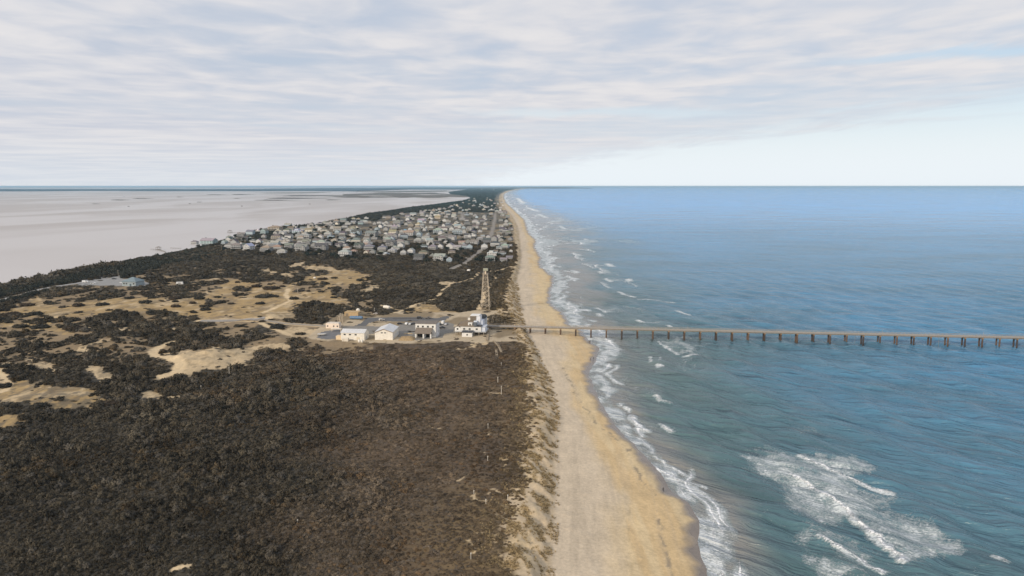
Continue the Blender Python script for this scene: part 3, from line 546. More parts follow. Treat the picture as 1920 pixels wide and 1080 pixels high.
def scatter(name, label, protos, pts, rot, scl, tint, material):
    """one object: its mesh carries the plant shapes and the spots; geometry nodes set a plant on every spot"""
    V = []; F = []; vid = []; n = 0
    for k, (v, f) in enumerate(protos): V.append(v); F.append(f + n); vid.append(np.full(len(v), k)); n += len(v)
    N = len(pts); V = np.concatenate(V + [pts]); vid = np.concatenate(vid + [np.full(N, -1)]); F = np.concatenate(F); z = lambda a, s: np.concatenate([np.zeros((n,) + s), a])
    me = np_mesh(name, V, F, [material], False, [('vid', 'INT', vid), ('pick', 'INT', z(RNG.integers(0, len(protos), N), ())), ('rot', 'FLOAT_VECTOR', z(rot, (3,))), ('scl', 'FLOAT_VECTOR', z(scl, (3,))), ('tint', 'FLOAT_COLOR', z(np.c_[tint, np.ones(N)], (4,)))])
    o = link(name, me); tag(o, label, kind='stuff')
    g = bpy.data.node_groups.new(name, 'GeometryNodeTree'); g.interface.new_socket('Geometry', in_out='INPUT', socket_type='NodeSocketGeometry'); g.interface.new_socket('Geometry', in_out='OUTPUT', socket_type='NodeSocketGeometry')
    nd = g.nodes; gi = nd.new('NodeGroupInput'); go = nd.new('NodeGroupOutput')
    def attr(nm, ty): a = nd.new('GeometryNodeInputNamedAttribute'); a.data_type = ty; a.inputs[0].default_value = nm; return next(q for q in a.outputs if q.enabled)
    va = attr('vid', 'INT')
    def sep(k):
        c = nd.new('FunctionNodeCompare'); c.data_type = 'INT'; c.operation = 'EQUAL'; ins = [q for q in c.inputs if q.enabled]; g.links.new(va, ins[0]); ins[1].default_value = k
        s = nd.new('GeometryNodeSeparateGeometry'); s.domain = 'POINT'; g.links.new(gi.outputs[0], s.inputs[0]); g.links.new(c.outputs[0], s.inputs[1]); return s.outputs[0]
    gt = nd.new('GeometryNodeGeometryToInstance')
    for k in range(len(protos)): g.links.new(sep(k), gt.inputs[0])
    ip = nd.new('GeometryNodeInstanceOnPoints'); g.links.new(sep(-1), ip.inputs['Points']); g.links.new(gt.outputs[0], ip.inputs['Instance']); ip.inputs['Pick Instance'].default_value = True
    g.links.new(attr('pick', 'INT'), ip.inputs['Instance Index']); g.links.new(attr('rot', 'FLOAT_VECTOR'), ip.inputs['Rotation']); g.links.new(attr('scl', 'FLOAT_VECTOR'), ip.inputs['Scale']); g.links.new(ip.outputs[0], go.inputs[0])
    o.modifiers.new('scatter', 'NODES').node_group = g
    return o
def candidates(y0, y1, ulo, uhi, sp, smin, smax):
    out = []; y = y0
    while y < y1:
        s = min(max(sp * y, smin), smax); n = int((uhi - ulo) * y / s); x = ulo * y + (np.arange(n) + RNG.uniform(-.55, .55, n) + .5) * s
        out.append(np.c_[x, y + RNG.uniform(-.55, .55, n) * s, np.full(n, s)]); y += s * .9
    a = np.concatenate(out); return a[:, 0], a[:, 1], a[:, 2]
BUILT = []                                     # footprints kept free of plants: (x, y, radius)
def free(x, y):
    m = np.ones(len(x), bool)
    if not BUILT: return m
    a = np.array(BUILT)
    for i in range(0, len(x), 20000):
        sl = slice(i, i + 20000); m[sl] = ~((np.hypot(x[sl, None] - a[None, :, 0], y[sl, None] - a[None, :, 1]) < a[None, :, 2]).any(1))
    return m

# ------------------------------------------------------------------ the pier
PX0, PY0, PA = 63.2, 587.0, math.radians(6.7)
pdx, pdy = math.cos(PA), -math.sin(PA)
pier = thing('pier', 'long research pier on paired concrete pilings running from the beach out over the sea', 'pier', (PX0, PY0, 0), -PA)
WOODC = (.30, .235, .17); K0, K1 = -8.2, 36.4; S = 12.19
d = MB()
d.box(K0 * S, K1 * S, -3.05, 3.05, 7.45, 7.8)
deck = d.build('deck', M_WOOD, pier, (.43, .40, .36))
for y in (-2.2, 0, 2.2): MB().box(K0 * S, K1 * S, y - .25, y + .25, 6.75, 7.447).build('girder', M_WOOD, pier, (.34, .28, .21))
for sgn in (-1, 1):
    r = MB(); r.box(K0 * S, K1 * S, sgn * 2.98 - .07, sgn * 2.98 + .07, 8.72, 8.86); r.box(K0 * S, K1 * S, sgn * 2.98 - .05, sgn * 2.98 + .05, 8.2, 8.32)
    for i in range(int((K1 - K0) * S / 3.05)): x = K0 * S + i * 3.05 + .2; r.box(x - .08, x + .08, sgn * 2.98 - .079, sgn * 2.98 + .079, 7.8, 8.718)
    r.build('railing', M_WOOD, pier, (.44, .37, .29))
pile_me = {}
for k in range(-5, 37):
    xw, yw = PX0 + k * S * pdx, PY0 + k * S * pdy; gz = max(hz(xw, yw), -3.0)
    MB().box(k * S - .55, k * S + .55, -3.0, 3.0, 6.05, 6.748).build('pile_cap', M_WOOD, pier, (.36, .235, .145))
    for y in (-2.3, 2.3):
        z0 = round(gz - 1.2, 1)
        if z0 not in pile_me: pile_me[z0] = MB().bar((0, 0, z0), (0, 0, 6.05), .60, 12).mesh('piling', M_PILE)
        o = link('piling', pile_me[z0], pier); o.location = (k * S, y, 0); o.color = (*[(.11, .075, .055), (.15, .10, .07), (.08, .06, .05)][k % 3], 1)
for px_ in (1335, 1391, 1482, 1604, 1760):
    k = np.interp(px_, [1108.4, 1313.4, 1495.2, 1713.3, 1906.3], [0, 7, 13, 20, 26]); MB().bar((k * S, -2.7, -1), (k * S, -2.7, 7.4), .13, 6).build('instrument_pole', M_STEEL, pier, (.20, .21, .21))
for k in range(-6, 36, 6): MB().bar((k * S + 3, 2.9, 7.8), (k * S + 3, 2.9, 10.4), .09, 6).build('lamp_post', M_STEEL, pier, (.42, .36, .28))

# ------------------------------------------------------------------ observation tower
def bar_obj(name, a, b, r, parent, color, m=None):
    me = BAR.setdefault('m', MB().bar((0, 0, 0), (0, 0, 1), 1, 6).mesh('strut', M_STEEL)); o = link(name, me, parent)
    a = Vector(a); b = Vector(b); q = (b - a).to_track_quat('Z', 'Y'); o.matrix_local = Matrix.Translation(a) @ q.to_matrix().to_4x4() @ Matrix.Diagonal((r, r, (b - a).length, 1)); o.color = (*color, 1); return o
BAR = {}
tx, ty = P(910.5, 581, 5); tx = float(tx); ty = float(ty)
tower = thing('lattice_tower', 'tall rusty tan steel lattice observation tower behind the white main building', 'tower', (tx, ty, 5.0), math.radians(-6.7))
HB, HT, TH = 4.0, 1.95, 33.5; TC = (.70, .59, .45); nl = 8
hw = lambda z: HB + (HT - HB) * z / TH
zs = [TH * (1 - (1 - i / nl) ** 1.12) for i in range(nl + 1)]
cor = lambda z, i: ((-1, 1, 1, -1)[i] * hw(z), (-1, -1, 1, 1)[i] * hw(z), z)
for i in range(4): bar_obj('leg', cor(-.5, i), cor(TH, i), .18, tower, TC); MB().box(-.6, .6, -.6, .6, -.4, .25).build('footing', M_PILE, tower, (.35, .33, .3), cor(0, i))
for j in range(1, nl + 1):
    for i in range(4): bar_obj('girt', cor(zs[j], i), cor(zs[j], (i + 1) % 4), .10, tower, TC)
for j in range(nl):
    for i in range(4): bar_obj('brace', cor(zs[j], i), cor(zs[j + 1], (i + 1) % 4), .065, tower, TC); bar_obj('brace', cor(zs[j], (i + 1) % 4), cor(zs[j + 1], i), .065, tower, TC)
sm_ = MB(); z = .5; i = 0
while z < TH - 3: sm_.hull([(-1.2, -.5 + (i % 2), z), (-1.2, .35 + (i % 2), z), (1.2, .35 + (i % 2), z + 2.4), (1.2, -.5 + (i % 2), z + 2.4)] if i % 2 == 0 else [(1.2, -.5 + (i % 2), z), (1.2, .35 + (i % 2), z), (-1.2, .35 + (i % 2), z + 2.4), (-1.2, -.5 + (i % 2), z + 2.4)], [(p[0], p[1], p[2] + .16) for p in ([(-1.2, -.5 + (i % 2), z), (-1.2, .35 + (i % 2), z), (1.2, .35 + (i % 2), z + 2.4), (1.2, -.5 + (i % 2), z + 2.4)] if i % 2 == 0 else [(1.2, -.5 + (i % 2), z), (1.2, .35 + (i % 2), z), (-1.2, .35 + (i % 2), z + 2.4), (-1.2, -.5 + (i % 2), z + 2.4)])]); z += 2.5; i += 1
sm_.build('stair', M_STEEL, tower, (.55, .46, .34)).scale = (.62, .8, 1)
MB().box(-2.5, 2.5, -2.5, 2.5, TH, TH + .3).build('platform', M_STEEL, tower, (.36, .29, .21))
rl = MB()
for a in (-2.45, 2.45): rl.box(a - .06, a + .06, -2.5, 2.5, TH + 1.2, TH + 1.34); rl.box(-2.38, 2.38, a - .06, a + .06, TH + 1.2, TH + 1.34)
for a in (-2.45, 0, 2.45):
    for b_ in (-2.45, 2.45): rl.box(a - .05, a + .05, b_ - .05, b_ + .05, TH + .3, TH + 1.2)
rl.build('guard_rail', M_STEEL, tower, TC)
MB().bar((0, 0, TH + .3), (0, 0, TH + 4.2), .9, 4).build('mast_frame', M_STEEL, tower, TC); MB().box(-2.0, 2.3, -1.2, 1.2, TH + 3.4, TH + 5.6).build('equipment_cabin', M_METAL, tower, (.36, .36, .27)); MB().bar((-1.9, 0, TH + .3), (-1.9, 0, TH + 4.4), .14).build('antenna', M_METAL, tower, (.7, .68, .62))
BUILT.append((tx, ty, 5))

# ------------------------------------------------------------------ research station buildings
def W5(px, py, z=5.0): x, y = P(px, py, z); return float(x), float(y)
ROT = -PA
CREAM = (.80, .755, .665); WHITE = (.74, .725, .69); GREYR = (.60, .62, .66); BROWN = (.17, .135, .10)
WIN = {}
def window(parent, x, y, z, w_, h_, face='f', color=(.03, .035, .04), frame=None):
    """a framed window standing a little proud of the wall: face f front, r right, l left"""
    key = (round(w_, 1), round(h_, 1))
    if key not in WIN:
        fr = MB().box(-w_ / 2 - .12, w_ / 2 + .12, -.06, .02, -h_ / 2 - .12, h_ / 2 + .12).mesh('window_frame', M_WALL); gl_ = MB().box(-w_ / 2, w_ / 2, -.09, -.061, -h_ / 2, h_ / 2).mesh('window_pane', M_GLASS); WIN[key] = (fr, gl_)
    o = link('window', WIN[key][0], parent); o.location = (x, y, z); o.rotation_euler = (0, 0, {'f': 0, 'r': math.pi / 2, 'l': -math.pi / 2, 'b': math.pi}[face]); o.color = (*(frame or (.5, .48, .44)), 1)
    p = link('pane', WIN[key][1], o); p.color = (*color, 1); return o

# long cream shed
x, y = W5(639.5, 637.4); m = mpp(660, 637); L = 45 * m; H1 = 5.6
b1 = thing('shed', 'long cream metal shed with pale grey roof and three small dark windows', 'building', (x, y, 5), ROT)
MB().gwall(0, L, 0, 11, -.3, H1, 1.9).build('wall', M_WALL, b1, CREAM); MB().gable(0, L, 0, 11, H1, 1.9, 'x', .35).build('roof', M_METAL, b1, (.66, .66, .66))
for u in (7.3, 17.5, 28.5): window(b1, u * m, 0, H1 - 1.3, 1.5, .9)
MB().box(-4.2, -.05, .5, 5, -.2, 2.9).build('side_annex', M_WALL, b1, (.74, .58, .38)); MB().box(L + .01, L + .12, 3.6, 6.6, -.1, 2.6).build('door', M_METAL, b1, (.55, .56, .56)); MB().box(12.2, 14.6, -.12, -.01, -.1, 2.4).build('door', M_METAL, b1, (.7, .62, .48))
BUILT.append((x + L / 2, y + 5, 14))
# canvas shelter against its front
x, y = W5(641.2, 640.0); t_ = thing('canvas_shelter', 'small pale canvas shelter in front of the long cream shed', 'tent', (x, y, 5), ROT)
MB().gwall(0, 4.6, 0, 2.2, -.1, 2.2, .5).build('cover', M_CLOTH, t_, (.72, .66, .56)); MB().box(.3, 1.6, -.06, -.01, .1, 1.9).build('flap', M_CLOTH, t_, (.62, .56, .47))
# gabled hall
x, y = W5(703.0, 637.3); m = mpp(719, 637); L = 33.5 * m; H2 = 5.9
b2 = thing('hall', 'cream gabled metal hall with two small windows high in its gable end', 'building', (x, y, 5), math.radians(-2.5))
MB().gwall(0, L, 0, 23, -.3, H2, 2.4, 'y').build('wall', M_WALL, b2, (.82, .77, .68)); MB().gable(0, L, 0, 23, H2, 2.4, 'y', .3).build('roof', M_METAL, b2, (.68, .68, .68))
tr = MB(); 
for sx in (0, L): tr.hull([(sx - (.35 if sx == 0 else -.35), -.38, H2 - .42), (L / 2, -.38, H2 + 2.2), (L / 2, -.32, H2 + 2.2), (sx - (.35 if sx == 0 else -.35), -.32, H2 - .42)], [(sx - (.35 if sx == 0 else -.35), -.38, H2 - .02), (L / 2, -.38, H2 + 2.62), (L / 2, -.32, H2 + 2.62), (sx - (.35 if sx == 0 else -.35), -.32, H2 - .02)])
tr.build('eave_trim', M_WALL, b2, (.26, .17, .11))
for u in (.40, .58): window(b2, u * L, 0, H2 - .4, 1.3, .6)
MB().box(.48 * L, .48 * L + 2.2, -.1, -.01, -.2, .6).build('plinth_step', M_PILE, b2, (.6, .5, .38))
for v in (5, 11, 17): MB().box(L + .01, L + .1, v, v + 2.4, -.1, 3).build('door', M_METAL, b2, (.66, .68, .72))
BUILT.append((x + L / 2, y + 10, 15))
# two-storey garage
x, y = W5(777.5, 634.0); m = mpp(797, 634); L = 39 * m; H4 = 10.2
b4 = thing('garage_building', 'white two storey garage with a brown lean-to roof over two open bays', 'building', (x, y + 5.5, 5), ROT)
MB().box(0, L, 0, 13, -.3, H4).build('wall', M_WALL, b4, WHITE)
MB().box(-.3, L + .3, -.3, 13.3, H4 + .002, H4 + .35).build('roof', M_ROOF, b4, (.22, .19, .165))
MB().hull([(.6, -6.2, 3.6), (L - 2.4, -6.2, 3.6), (L - 2.4, -.01, 6.9), (.6, -.01, 6.9)], [(.6, -6.2, 3.9), (L - 2.4, -6.2, 3.9), (L - 2.4, -.01, 7.2), (.6, -.01, 7.2)]).build('lean_to_roof', M_ROOF, b4, (.24, .20, .165))
for u in (1.0, L * .44, L - 3.2): MB().box(u, u + 1.0, -5.9, -4.9, -.3, 3.75).build('pillar', M_WALL, b4, WHITE)
MB().box(1.2, L - 3, -.1, -.02, -.2, 3.6).build('bay_shade_panel', M_GLASS, b4, (.015, .016, .016))  # flat dark panel on the wall; its black stands for shade in the bays
MB().box(L * .44 - .2, L * .44 + 1.3, -4.88, -.12, -.2, 4.2).build('bay_divider', M_WALL, b4, WHITE)
for u in (.13, .37, .62, .86): window(b4, u * L, 0, H4 - 2.1, 1.25, 1.25)
for v in (2.5, 6.5): MB().box(L + .001, L + 1.2, v, v + 1.2, -.3, H4 - .8).build('buttress', M_WALL, b4, (.72, .74, .78))  # bluish buttresses: the side's shade is put into their colour
MB().box(L + .01, L + .1, 9, 11, -.2, 2.6).build('door', M_METAL, b4, (.2, .22, .25)); BUILT.append((x + L / 2, y + 8, 16))
# main building
x, y = W5(853, 628.5); m = mpp(878, 620)
mb = thing('main_building', 'large white station building on stilts with brown roofs, dormers and a stair tower', 'building', (x, y + 1, 5), ROT)
f_ = lambda px_: (px_ - 853) * m
x0, x1 = f_(863), f_(901); FL = 3.1; FH = 6.9
MB().box(f_(853), f_(910), -1.2, 15, FL - .35, FL).build('deck', M_WOOD, mb, (.56, .57, .58))
for i in range(7):
    for v in (-.9, 6.5, 14.2): MB().box(i * 3.7 + .3, i * 3.7 + .7, v - .2, v + .2, -.4, FL - .352).build('stilt', M_WOOD, mb, (.42, .37, .30))
MB().box(x0, x1, 0, 14, FL + .002, FH).build('wall', M_WALL, mb, WHITE)
MB().gwall(f_(853), x0 - .004, .2, 0 + 8, FL + .002, FL + 2.7, 1.9, 'y').build('gabled_wing', M_WALL, mb, (.82, .81, .78)); MB().gable(f_(853), x0 - .3, .2, 8, FL + 2.7, 1.9, 'y', .3).build('wing_roof', M_ROOF, mb, (.25, .19, .14))
# west slope of roof climbs to the upper block
MB().hull([(x0 - 3.3, -.5, FH), (f_(889), -.5, FH), (f_(889), 14.4, FH), (x0 - 3.3, 14.4, FH)], [(f_(872), 4.5, FH + 3.4), (f_(886), 4.5, FH + 3.4), (f_(886), 12, FH + 3.4), (f_(872), 12, FH + 3.4)]).build('roof', M_ROOF, mb, (.215, .170, .125))
MB().box(f_(889) + .02, x1 + .3, -.5, 6, FH + .001, FH + .4).build('flat_roof', M_ROOF, mb, (.10, .10, .105))
MB().box(f_(879), f_(897), 7.0, 15.5, FH + .3, FH + 6.9).build('upper_block', M_WALL, mb, (.74, .75, .78)); MB().box(f_(878.5), f_(889.5), 6.7, 6.98, FH + .9, FH + 7.1).build('shingle_face', M_ROOF, mb, (.20, .165, .125)); MB().box(f_(878.4), f_(895), 6.8, 15.8, FH + 7.11, FH + 7.5).build('upper_roof', M_WALL, mb, (.80, .79, .76))
MB().box(f_(886), f_(892), 4.0, 6.6, FH + .5, FH + 3.6).build('dormer', M_WALL, mb, (.68, .74, .82)); window(mb, f_(889), 4.0, FH + 2.2, 1.1, 1.3)
MB().box(f_(876.8), f_(884.5), .8, 4.2, FH + .2, FH + 2.7).build('dormer', M_WALL, mb, WHITE); window(mb, f_(880.6), .8, FH + 1.5, 1.0, .9); MB().box(f_(873.2), f_(878), 8.6, 11, FH + 1.6, FH + 5).build('dormer', M_WALL, mb, (.80, .76, .68))
MB().box(f_(886.5), f_(892.5), .3, 3.9, FH + .42, FH + 2.9).build('stair_head', M_METAL, mb, (.13, .145, .165))
MB().box(f_(893) , f_(901), 8, 19, FL + .01, FH + 3.4).build('rear_block', M_WALL, mb, (.68, .72, .80)); MB().hull([(f_(890), 16, FH + 3.9), (f_(904), 16, FH + 3.9), (f_(904), 26, FH + 3.9), (f_(890), 26, FH + 3.9)], [(f_(893), 20, FH + 6.3), (f_(901), 20, FH + 6.3), (f_(901), 22, FH + 6.3), (f_(893), 22, FH + 6.3)]).build('rear_roof', M_ROOF, mb, (.075, .078, .08)); MB().box(f_(891), f_(903), 19.01, 25.5, -.3, FH + 3.89).build('rear_wall', M_WALL, mb, (.55, .57, .6))
MB().box(x1 + .004, f_(908), 1, 12, FL + .002, FL + 3.2).build('east_annex', M_WALL, mb, (.66, .70, .77)); MB().box(x1 + .004, f_(909), .6, 12.4, FL + 3.21, FL + 3.5).build('annex_roof', M_METAL, mb, (.60, .63, .68))  # right-hand annex painted bluish, shaded-side tone included in the colour
MB().hull([(f_(846), 18, .5), (f_(874), 18, .5), (f_(874), 34, .5), (f_(846), 34, .5)], [(f_(852), 24, 5.5), (f_(870), 24, 5.5), (f_(870), 28, 5.5), (f_(852), 28, 5.5)]).build('back_wing_roof', M_ROOF, mb, (.20, .17, .135)); MB().box(f_(852), f_(872), 16.5, 17.99, -.2, 3.4).build('back_wing_wall', M_WALL, mb, (.78, .72, .60))
for u in (870, 880, 893): window(mb, f_(u), 0, FL + 1.9, 1.5, 1.1)
window(mb, f_(857.6), .2, FL + 1.7, 1.2, 1.2)
rl = MB()
for u in range(15): rl.box(u * 1.65 + .05, u * 1.65 + .13, -1.19, -1.11, FL, FL + 1.05)
rl.box(0, f_(910), -1.2, -1.1, FL + 1.051, FL + 1.15); rl.build('deck_rail', M_WOOD, mb, (.66, .66, .66))
BUILT += [(x + 6, y + 8, 11), (x + 18, y + 8, 12), (x + 18, y + 20, 10), (x + 5, y + 25, 9)]
# white shed with dark roof
x, y = W5(866, 631.5); m = mpp(875, 631); L = 19 * m
sh = thing('store_hut', 'small white hut with dark flat roof beside the stilted main building', 'building', (x, y, 5), ROT)
MB().box(0, L, 0, 6, -.3, 3.3).build('wall', M_WALL, sh, WHITE); MB().hull([(-.3, -.3, 3.3), (L + .3, -.3, 3.3), (L + .3, 6.3, 3.9), (-.3, 6.3, 3.9)], [(-.3, -.3, 3.55), (L + .3, -.3, 3.55), (L + .3, 6.3, 4.15), (-.3, 6.3, 4.15)]).build('roof', M_ROOF, sh, (.085, .09, .10)); window(sh, L * .53, 0, 1.7, 1.0, 1.0); MB().bar((L * .6, 3, 3.7), (L * .6, 3, 5.6), .12).build('vent_pipe', M_METAL, sh, (.6, .6, .6))
BUILT.append((x + 4, y + 3, 7))
# pale hut by the gantry
x, y = W5(611, 615.5); m = mpp(624, 615); L = 25.5 * m
ph_ = thing('hut', 'pale pinkish hut with several dark windows beside the steel gantry', 'building', (x, y, 5), ROT)
MB().box(0, L, 0, 5.5, -.3, 4.0).build('wall', M_WALL, ph_, (.80, .68, .57)); MB().hull([(.9, -.1, 4.002), (L - .2, -.1, 4.002), (L - .2, 5.6, 4.002), (.9, 5.6, 4.002)], [(1.6, .5, 4.6), (L - .8, .5, 4.6), (L - .8, 5, 4.6), (1.6, 5, 4.6)]).build('roof', M_ROOF, ph_, (.70, .64, .56))
for u in (.14, .6, .88): window(ph_, u * L, 0, 1.9, 1.0, 1.0)
BUILT.append((x + L / 2, y + 3, 9))
x, y = W5(638, 615); gn = thing('gantry', 'tall steel lifting gantry standing over the pale hut', 'gantry', (x, y + 3, 5), ROT)
for a, b_ in (((-3.2, 0, 0), (-2.2, 0, 9)), ((.4, 0, 0), (-1.2, 0, 9)), ((-3.2, 4, 0), (-2.2, 4, 9)), ((.4, 4, 0), (-1.2, 4, 9))): bar_obj('leg', a, b_, .16, gn, (.62, .50, .36))
bar_obj('crossbeam', (-1.7, -.6, 9), (-1.7, 4.6, 9), .22, gn, (.62, .50, .36)); bar_obj('crossbeam', (-2.7, 0, 5), (-.5, 0, 5), .12, gn, (.62, .50, .36)); bar_obj('mast', (1.2, 1, 0), (1.2, 1, 12), .14, gn, (.62, .5, .36))
x, y = W5(621, 621.5); fr = thing('open_frame', 'low white open frame stand on the asphalt before the hut', 'frame', (x, y, 5), ROT)
for a in (0, 7.6):
    for b_ in (0, 2.5): MB().box(a, a + .25, b_, b_ + .25, -.1, 1.9).build('post', M_METAL, fr, (.75, .66, .54))
MB().box(-.1, 7.95, -.1, 2.85, 1.901, 2.3).build('top', M_METAL, fr, (.78, .70, .58))
# tan container building and tanks
x, y = W5(646, 592.3); m = mpp(660, 592); L = 26 * m
tb = thing('tan_building', 'flat tan equipment building behind the blue tank', 'building', (x, y, 5), ROT)
MB().box(0, L, 0, 6, -.3, 3.2).build('wall', M_WALL, tb, (.50, .36, .20)); MB().box(-.2, L + .2, -.2, 9, 3.201, 3.5).build('roof', M_ROOF, tb, (.56, .40, .215)); MB().box(1, 3.5, -.1, -.01, 0, 2.4).build('door', M_METAL, tb, (.25, .2, .14)); BUILT.append((x + L / 2, y + 4, 9))
x, y = W5(671.5, 586.5); dm = thing('dome', 'small white dome sitting behind the tan building', 'dome', (x, y, 5), 0)
MB().lathe([(1.9, -.2), (1.9, 1.6)], 14).build('base', M_METAL, dm, (.74, .66, .54)); MB().lathe([(2.0, 1.601), (1.9, 2.6), (1.5, 3.5), (.8, 4.1), (.05, 4.3)], 14).build('cap', M_METAL, dm, (.80, .74, .64))
def tank(px_, py_, L, r, colr, label, rz, leg=.9):
    x, y = W5(px_, py_); t_ = thing('storage_tank', label, 'tank', (x, y, 5), rz)
    MB().lathe([(.05, 0), (r * .7, .15), (r, .6), (r, L - .6), (r * .7, L - .15), (.05, L)], 14, (0, 0, r + leg), 'x').build('shell', M_METAL, t_, colr)
    for u in (L * .2, L * .8): MB().box(u - .2, u + .2, -r * .8, r * .8, -.1, leg + r * .55).build('saddle', M_METAL, t_, (.2, .2, .2))
    MB().lathe([(.35, 0), (.35, .5)], 10, (L * .5, 0, 2 * r + leg - .05)).build('hatch', M_METAL, t_, colr); BUILT.append((x + L / 2 * math.cos(rz), y + L / 2 * math.sin(rz), L * .6)); return t_
tank(656, 598.8, 11.6, 1.35, (.11, .20, .33), 'long blue cylindrical tank beside the asphalt turn', ROT, .4)
tank(719.5, 578.5, 8.2, 1.5, (.82, .76, .66), 'white cylindrical tank lying by the sandy track', math.radians(-38), .3)
# vehicles
def car_proto(kind):
    Lc, Wc, prof, glass = {'car': (4.6, 1.8, [(-2.3, .35), (2.3, .35), (2.3, .8), (1.35, .95), (.6, 1.45), (-1.2, 1.45), (-1.9, 1.0), (-2.3, .95)], [(.62, 1.38), (1.2, .98), (-1.7, .98), (-1.15, 1.38)]),
        'suv': (4.8, 1.9, [(-2.4, .4), (2.4, .4), (2.4, 1.0), (1.3, 1.15), (.7, 1.8), (-2.1, 1.8), (-2.4, 1.1)], [(.66, 1.72), (1.15, 1.18), (-2.2, 1.18), (-2.0, 1.72)]),
        'van': (5.6, 2.1, [(-2.8, .4), (2.8, .4), (2.8, 1.2), (2.2, 1.5), (1.7, 2.5), (-2.8, 2.5)], [(1.65, 2.3), (2.15, 1.5), (.4, 1.5), (.4, 2.3)]),
        'pickup': (5.4, 1.9, [(-2.7, .5), (2.7, .5), (2.7, 1.1), (1.5, 1.2), (.9, 1.8), (-.5, 1.8), (-.6, 1.15), (-2.7, 1.15)], [(.86, 1.72), (1.35, 1.22), (-.5, 1.22), (-.45, 1.72)])}[kind]
    body = MB().hull([(a, -Wc / 2, b_) for a, b_ in prof], [(a, Wc / 2, b_) for a, b_ in prof]).mesh('body', M_METAL)
    gl_ = MB().hull([(a, -Wc / 2 - .02, b_) for a, b_ in glass], [(a, Wc / 2 + .02, b_) for a, b_ in glass]).mesh('windows', M_GLASS)
    wh = MB().lathe([(.2, -.12), (.36, -.12), (.36, .12), (.2, .12)], 12).mesh('wheel', M_RUB); return Lc, Wc, body, gl_, wh
CARS = {k_: car_proto(k_) for k_ in ('car', 'suv', 'van', 'pickup')}
def car(kind, px_, py_, rz, colr, label, z=None, group='vehicles parked at the research station'):
    x, y = W5(px_, py_); Lc, Wc, bo, gl_, wh = CARS[kind]; o = thing('parked_' + {'car': 'car', 'suv': 'suv', 'van': 'van', 'pickup': 'pickup'}[kind], label, {'suv': 'car', 'pickup': 'pickup truck'}.get(kind, kind), (x, y, 5.04 if z is None else z), rz, group)
    link('body', bo, o).color = (*colr, 1); link('windows', gl_, o).color = (.03, .035, .045, 1)
    for a in (-Lc * .3, Lc * .3):
        for b_ in (-Wc / 2 + .05, Wc / 2 - .05): q_ = link('wheel', wh, o); q_.location = (a, b_, .36); q_.rotation_euler = (math.pi / 2, 0, 0); q_.color = (.02, .02, .02, 1)
    return o
car('car', 749.5, 608, .2, (.04, .04, .045), 'black car at the left end of the parked row behind the sand heap'); car('suv', 762.5, 608.6, math.pi / 2 + ROT, (.75, .75, .74), 'white suv parked second in the row behind the sand heap')
car('car', 769, 609, math.pi / 2 + ROT, (.55, .56, .57), 'silver car parked right of the white suv'); car('car', 775.5, 607.8, math.pi / 2 + ROT, (.05, .05, .06), 'black car parked beside the silver car, left of the garage roof')
car('van', 830.5, 607, math.pi / 2 + ROT, (.82, .81, .79), 'tall white van parked right of the garage'); car('car', 825, 609.3, math.pi / 2 + ROT, (.06, .065, .07), 'dark car parked left of the tall white van'); car('car', 836, 609.5, math.pi / 2 + ROT, (.5, .5, .51), 'grey car parked right of the tall white van')
car('pickup', 829, 615.8, .1, (.035, .035, .04), 'black pickup truck standing on the lot right of the garage'); car('suv', 787, 597.2, ROT, (.05, .05, .05), 'black suv alone on the back road'); car('pickup', 803, 597.5, ROT, (.16, .14, .12), 'brown grey pickup on the back road beside the black suv')
car('suv', 716, 601, .5, (.7, .66, .6), 'pale suv standing on the track near the white tank'); car('car', 705, 589.5, ROT, (.55, .5, .45), 'pale car on the sandy verge behind the blue tank')
x, y = W5(604, 629.5); tl = thing('boat_trailer', 'pale boat on a low trailer at the left of the asphalt lot', 'boat', (x, y, 5.03), .15)
MB().hull([(-3.5, -.9, .7), (1.8, -.9, .7), (3.2, 0, .9), (1.8, .9, .7), (-3.5, .9, .7)], [(-3.5, -1.15, 1.6), (2.0, -1.15, 1.7), (3.9, 0, 1.9), (2.0, 1.15, 1.7), (-3.5, 1.15, 1.6)]).build('hull', M_METAL, tl, (.62, .60, .56)); MB().box(-3.2, 3.6, -.5, .5, .42, .65).build('trailer_frame', M_STEEL, tl, (.2, .2, .2))
for b_ in (-.8, .8): q_ = link('wheel', CARS['car'][4], tl); q_.location = (-1.2, b_, .36); q_.rotation_euler = (math.pi / 2, 0, 0); q_.color = (.02, .02, .02, 1)
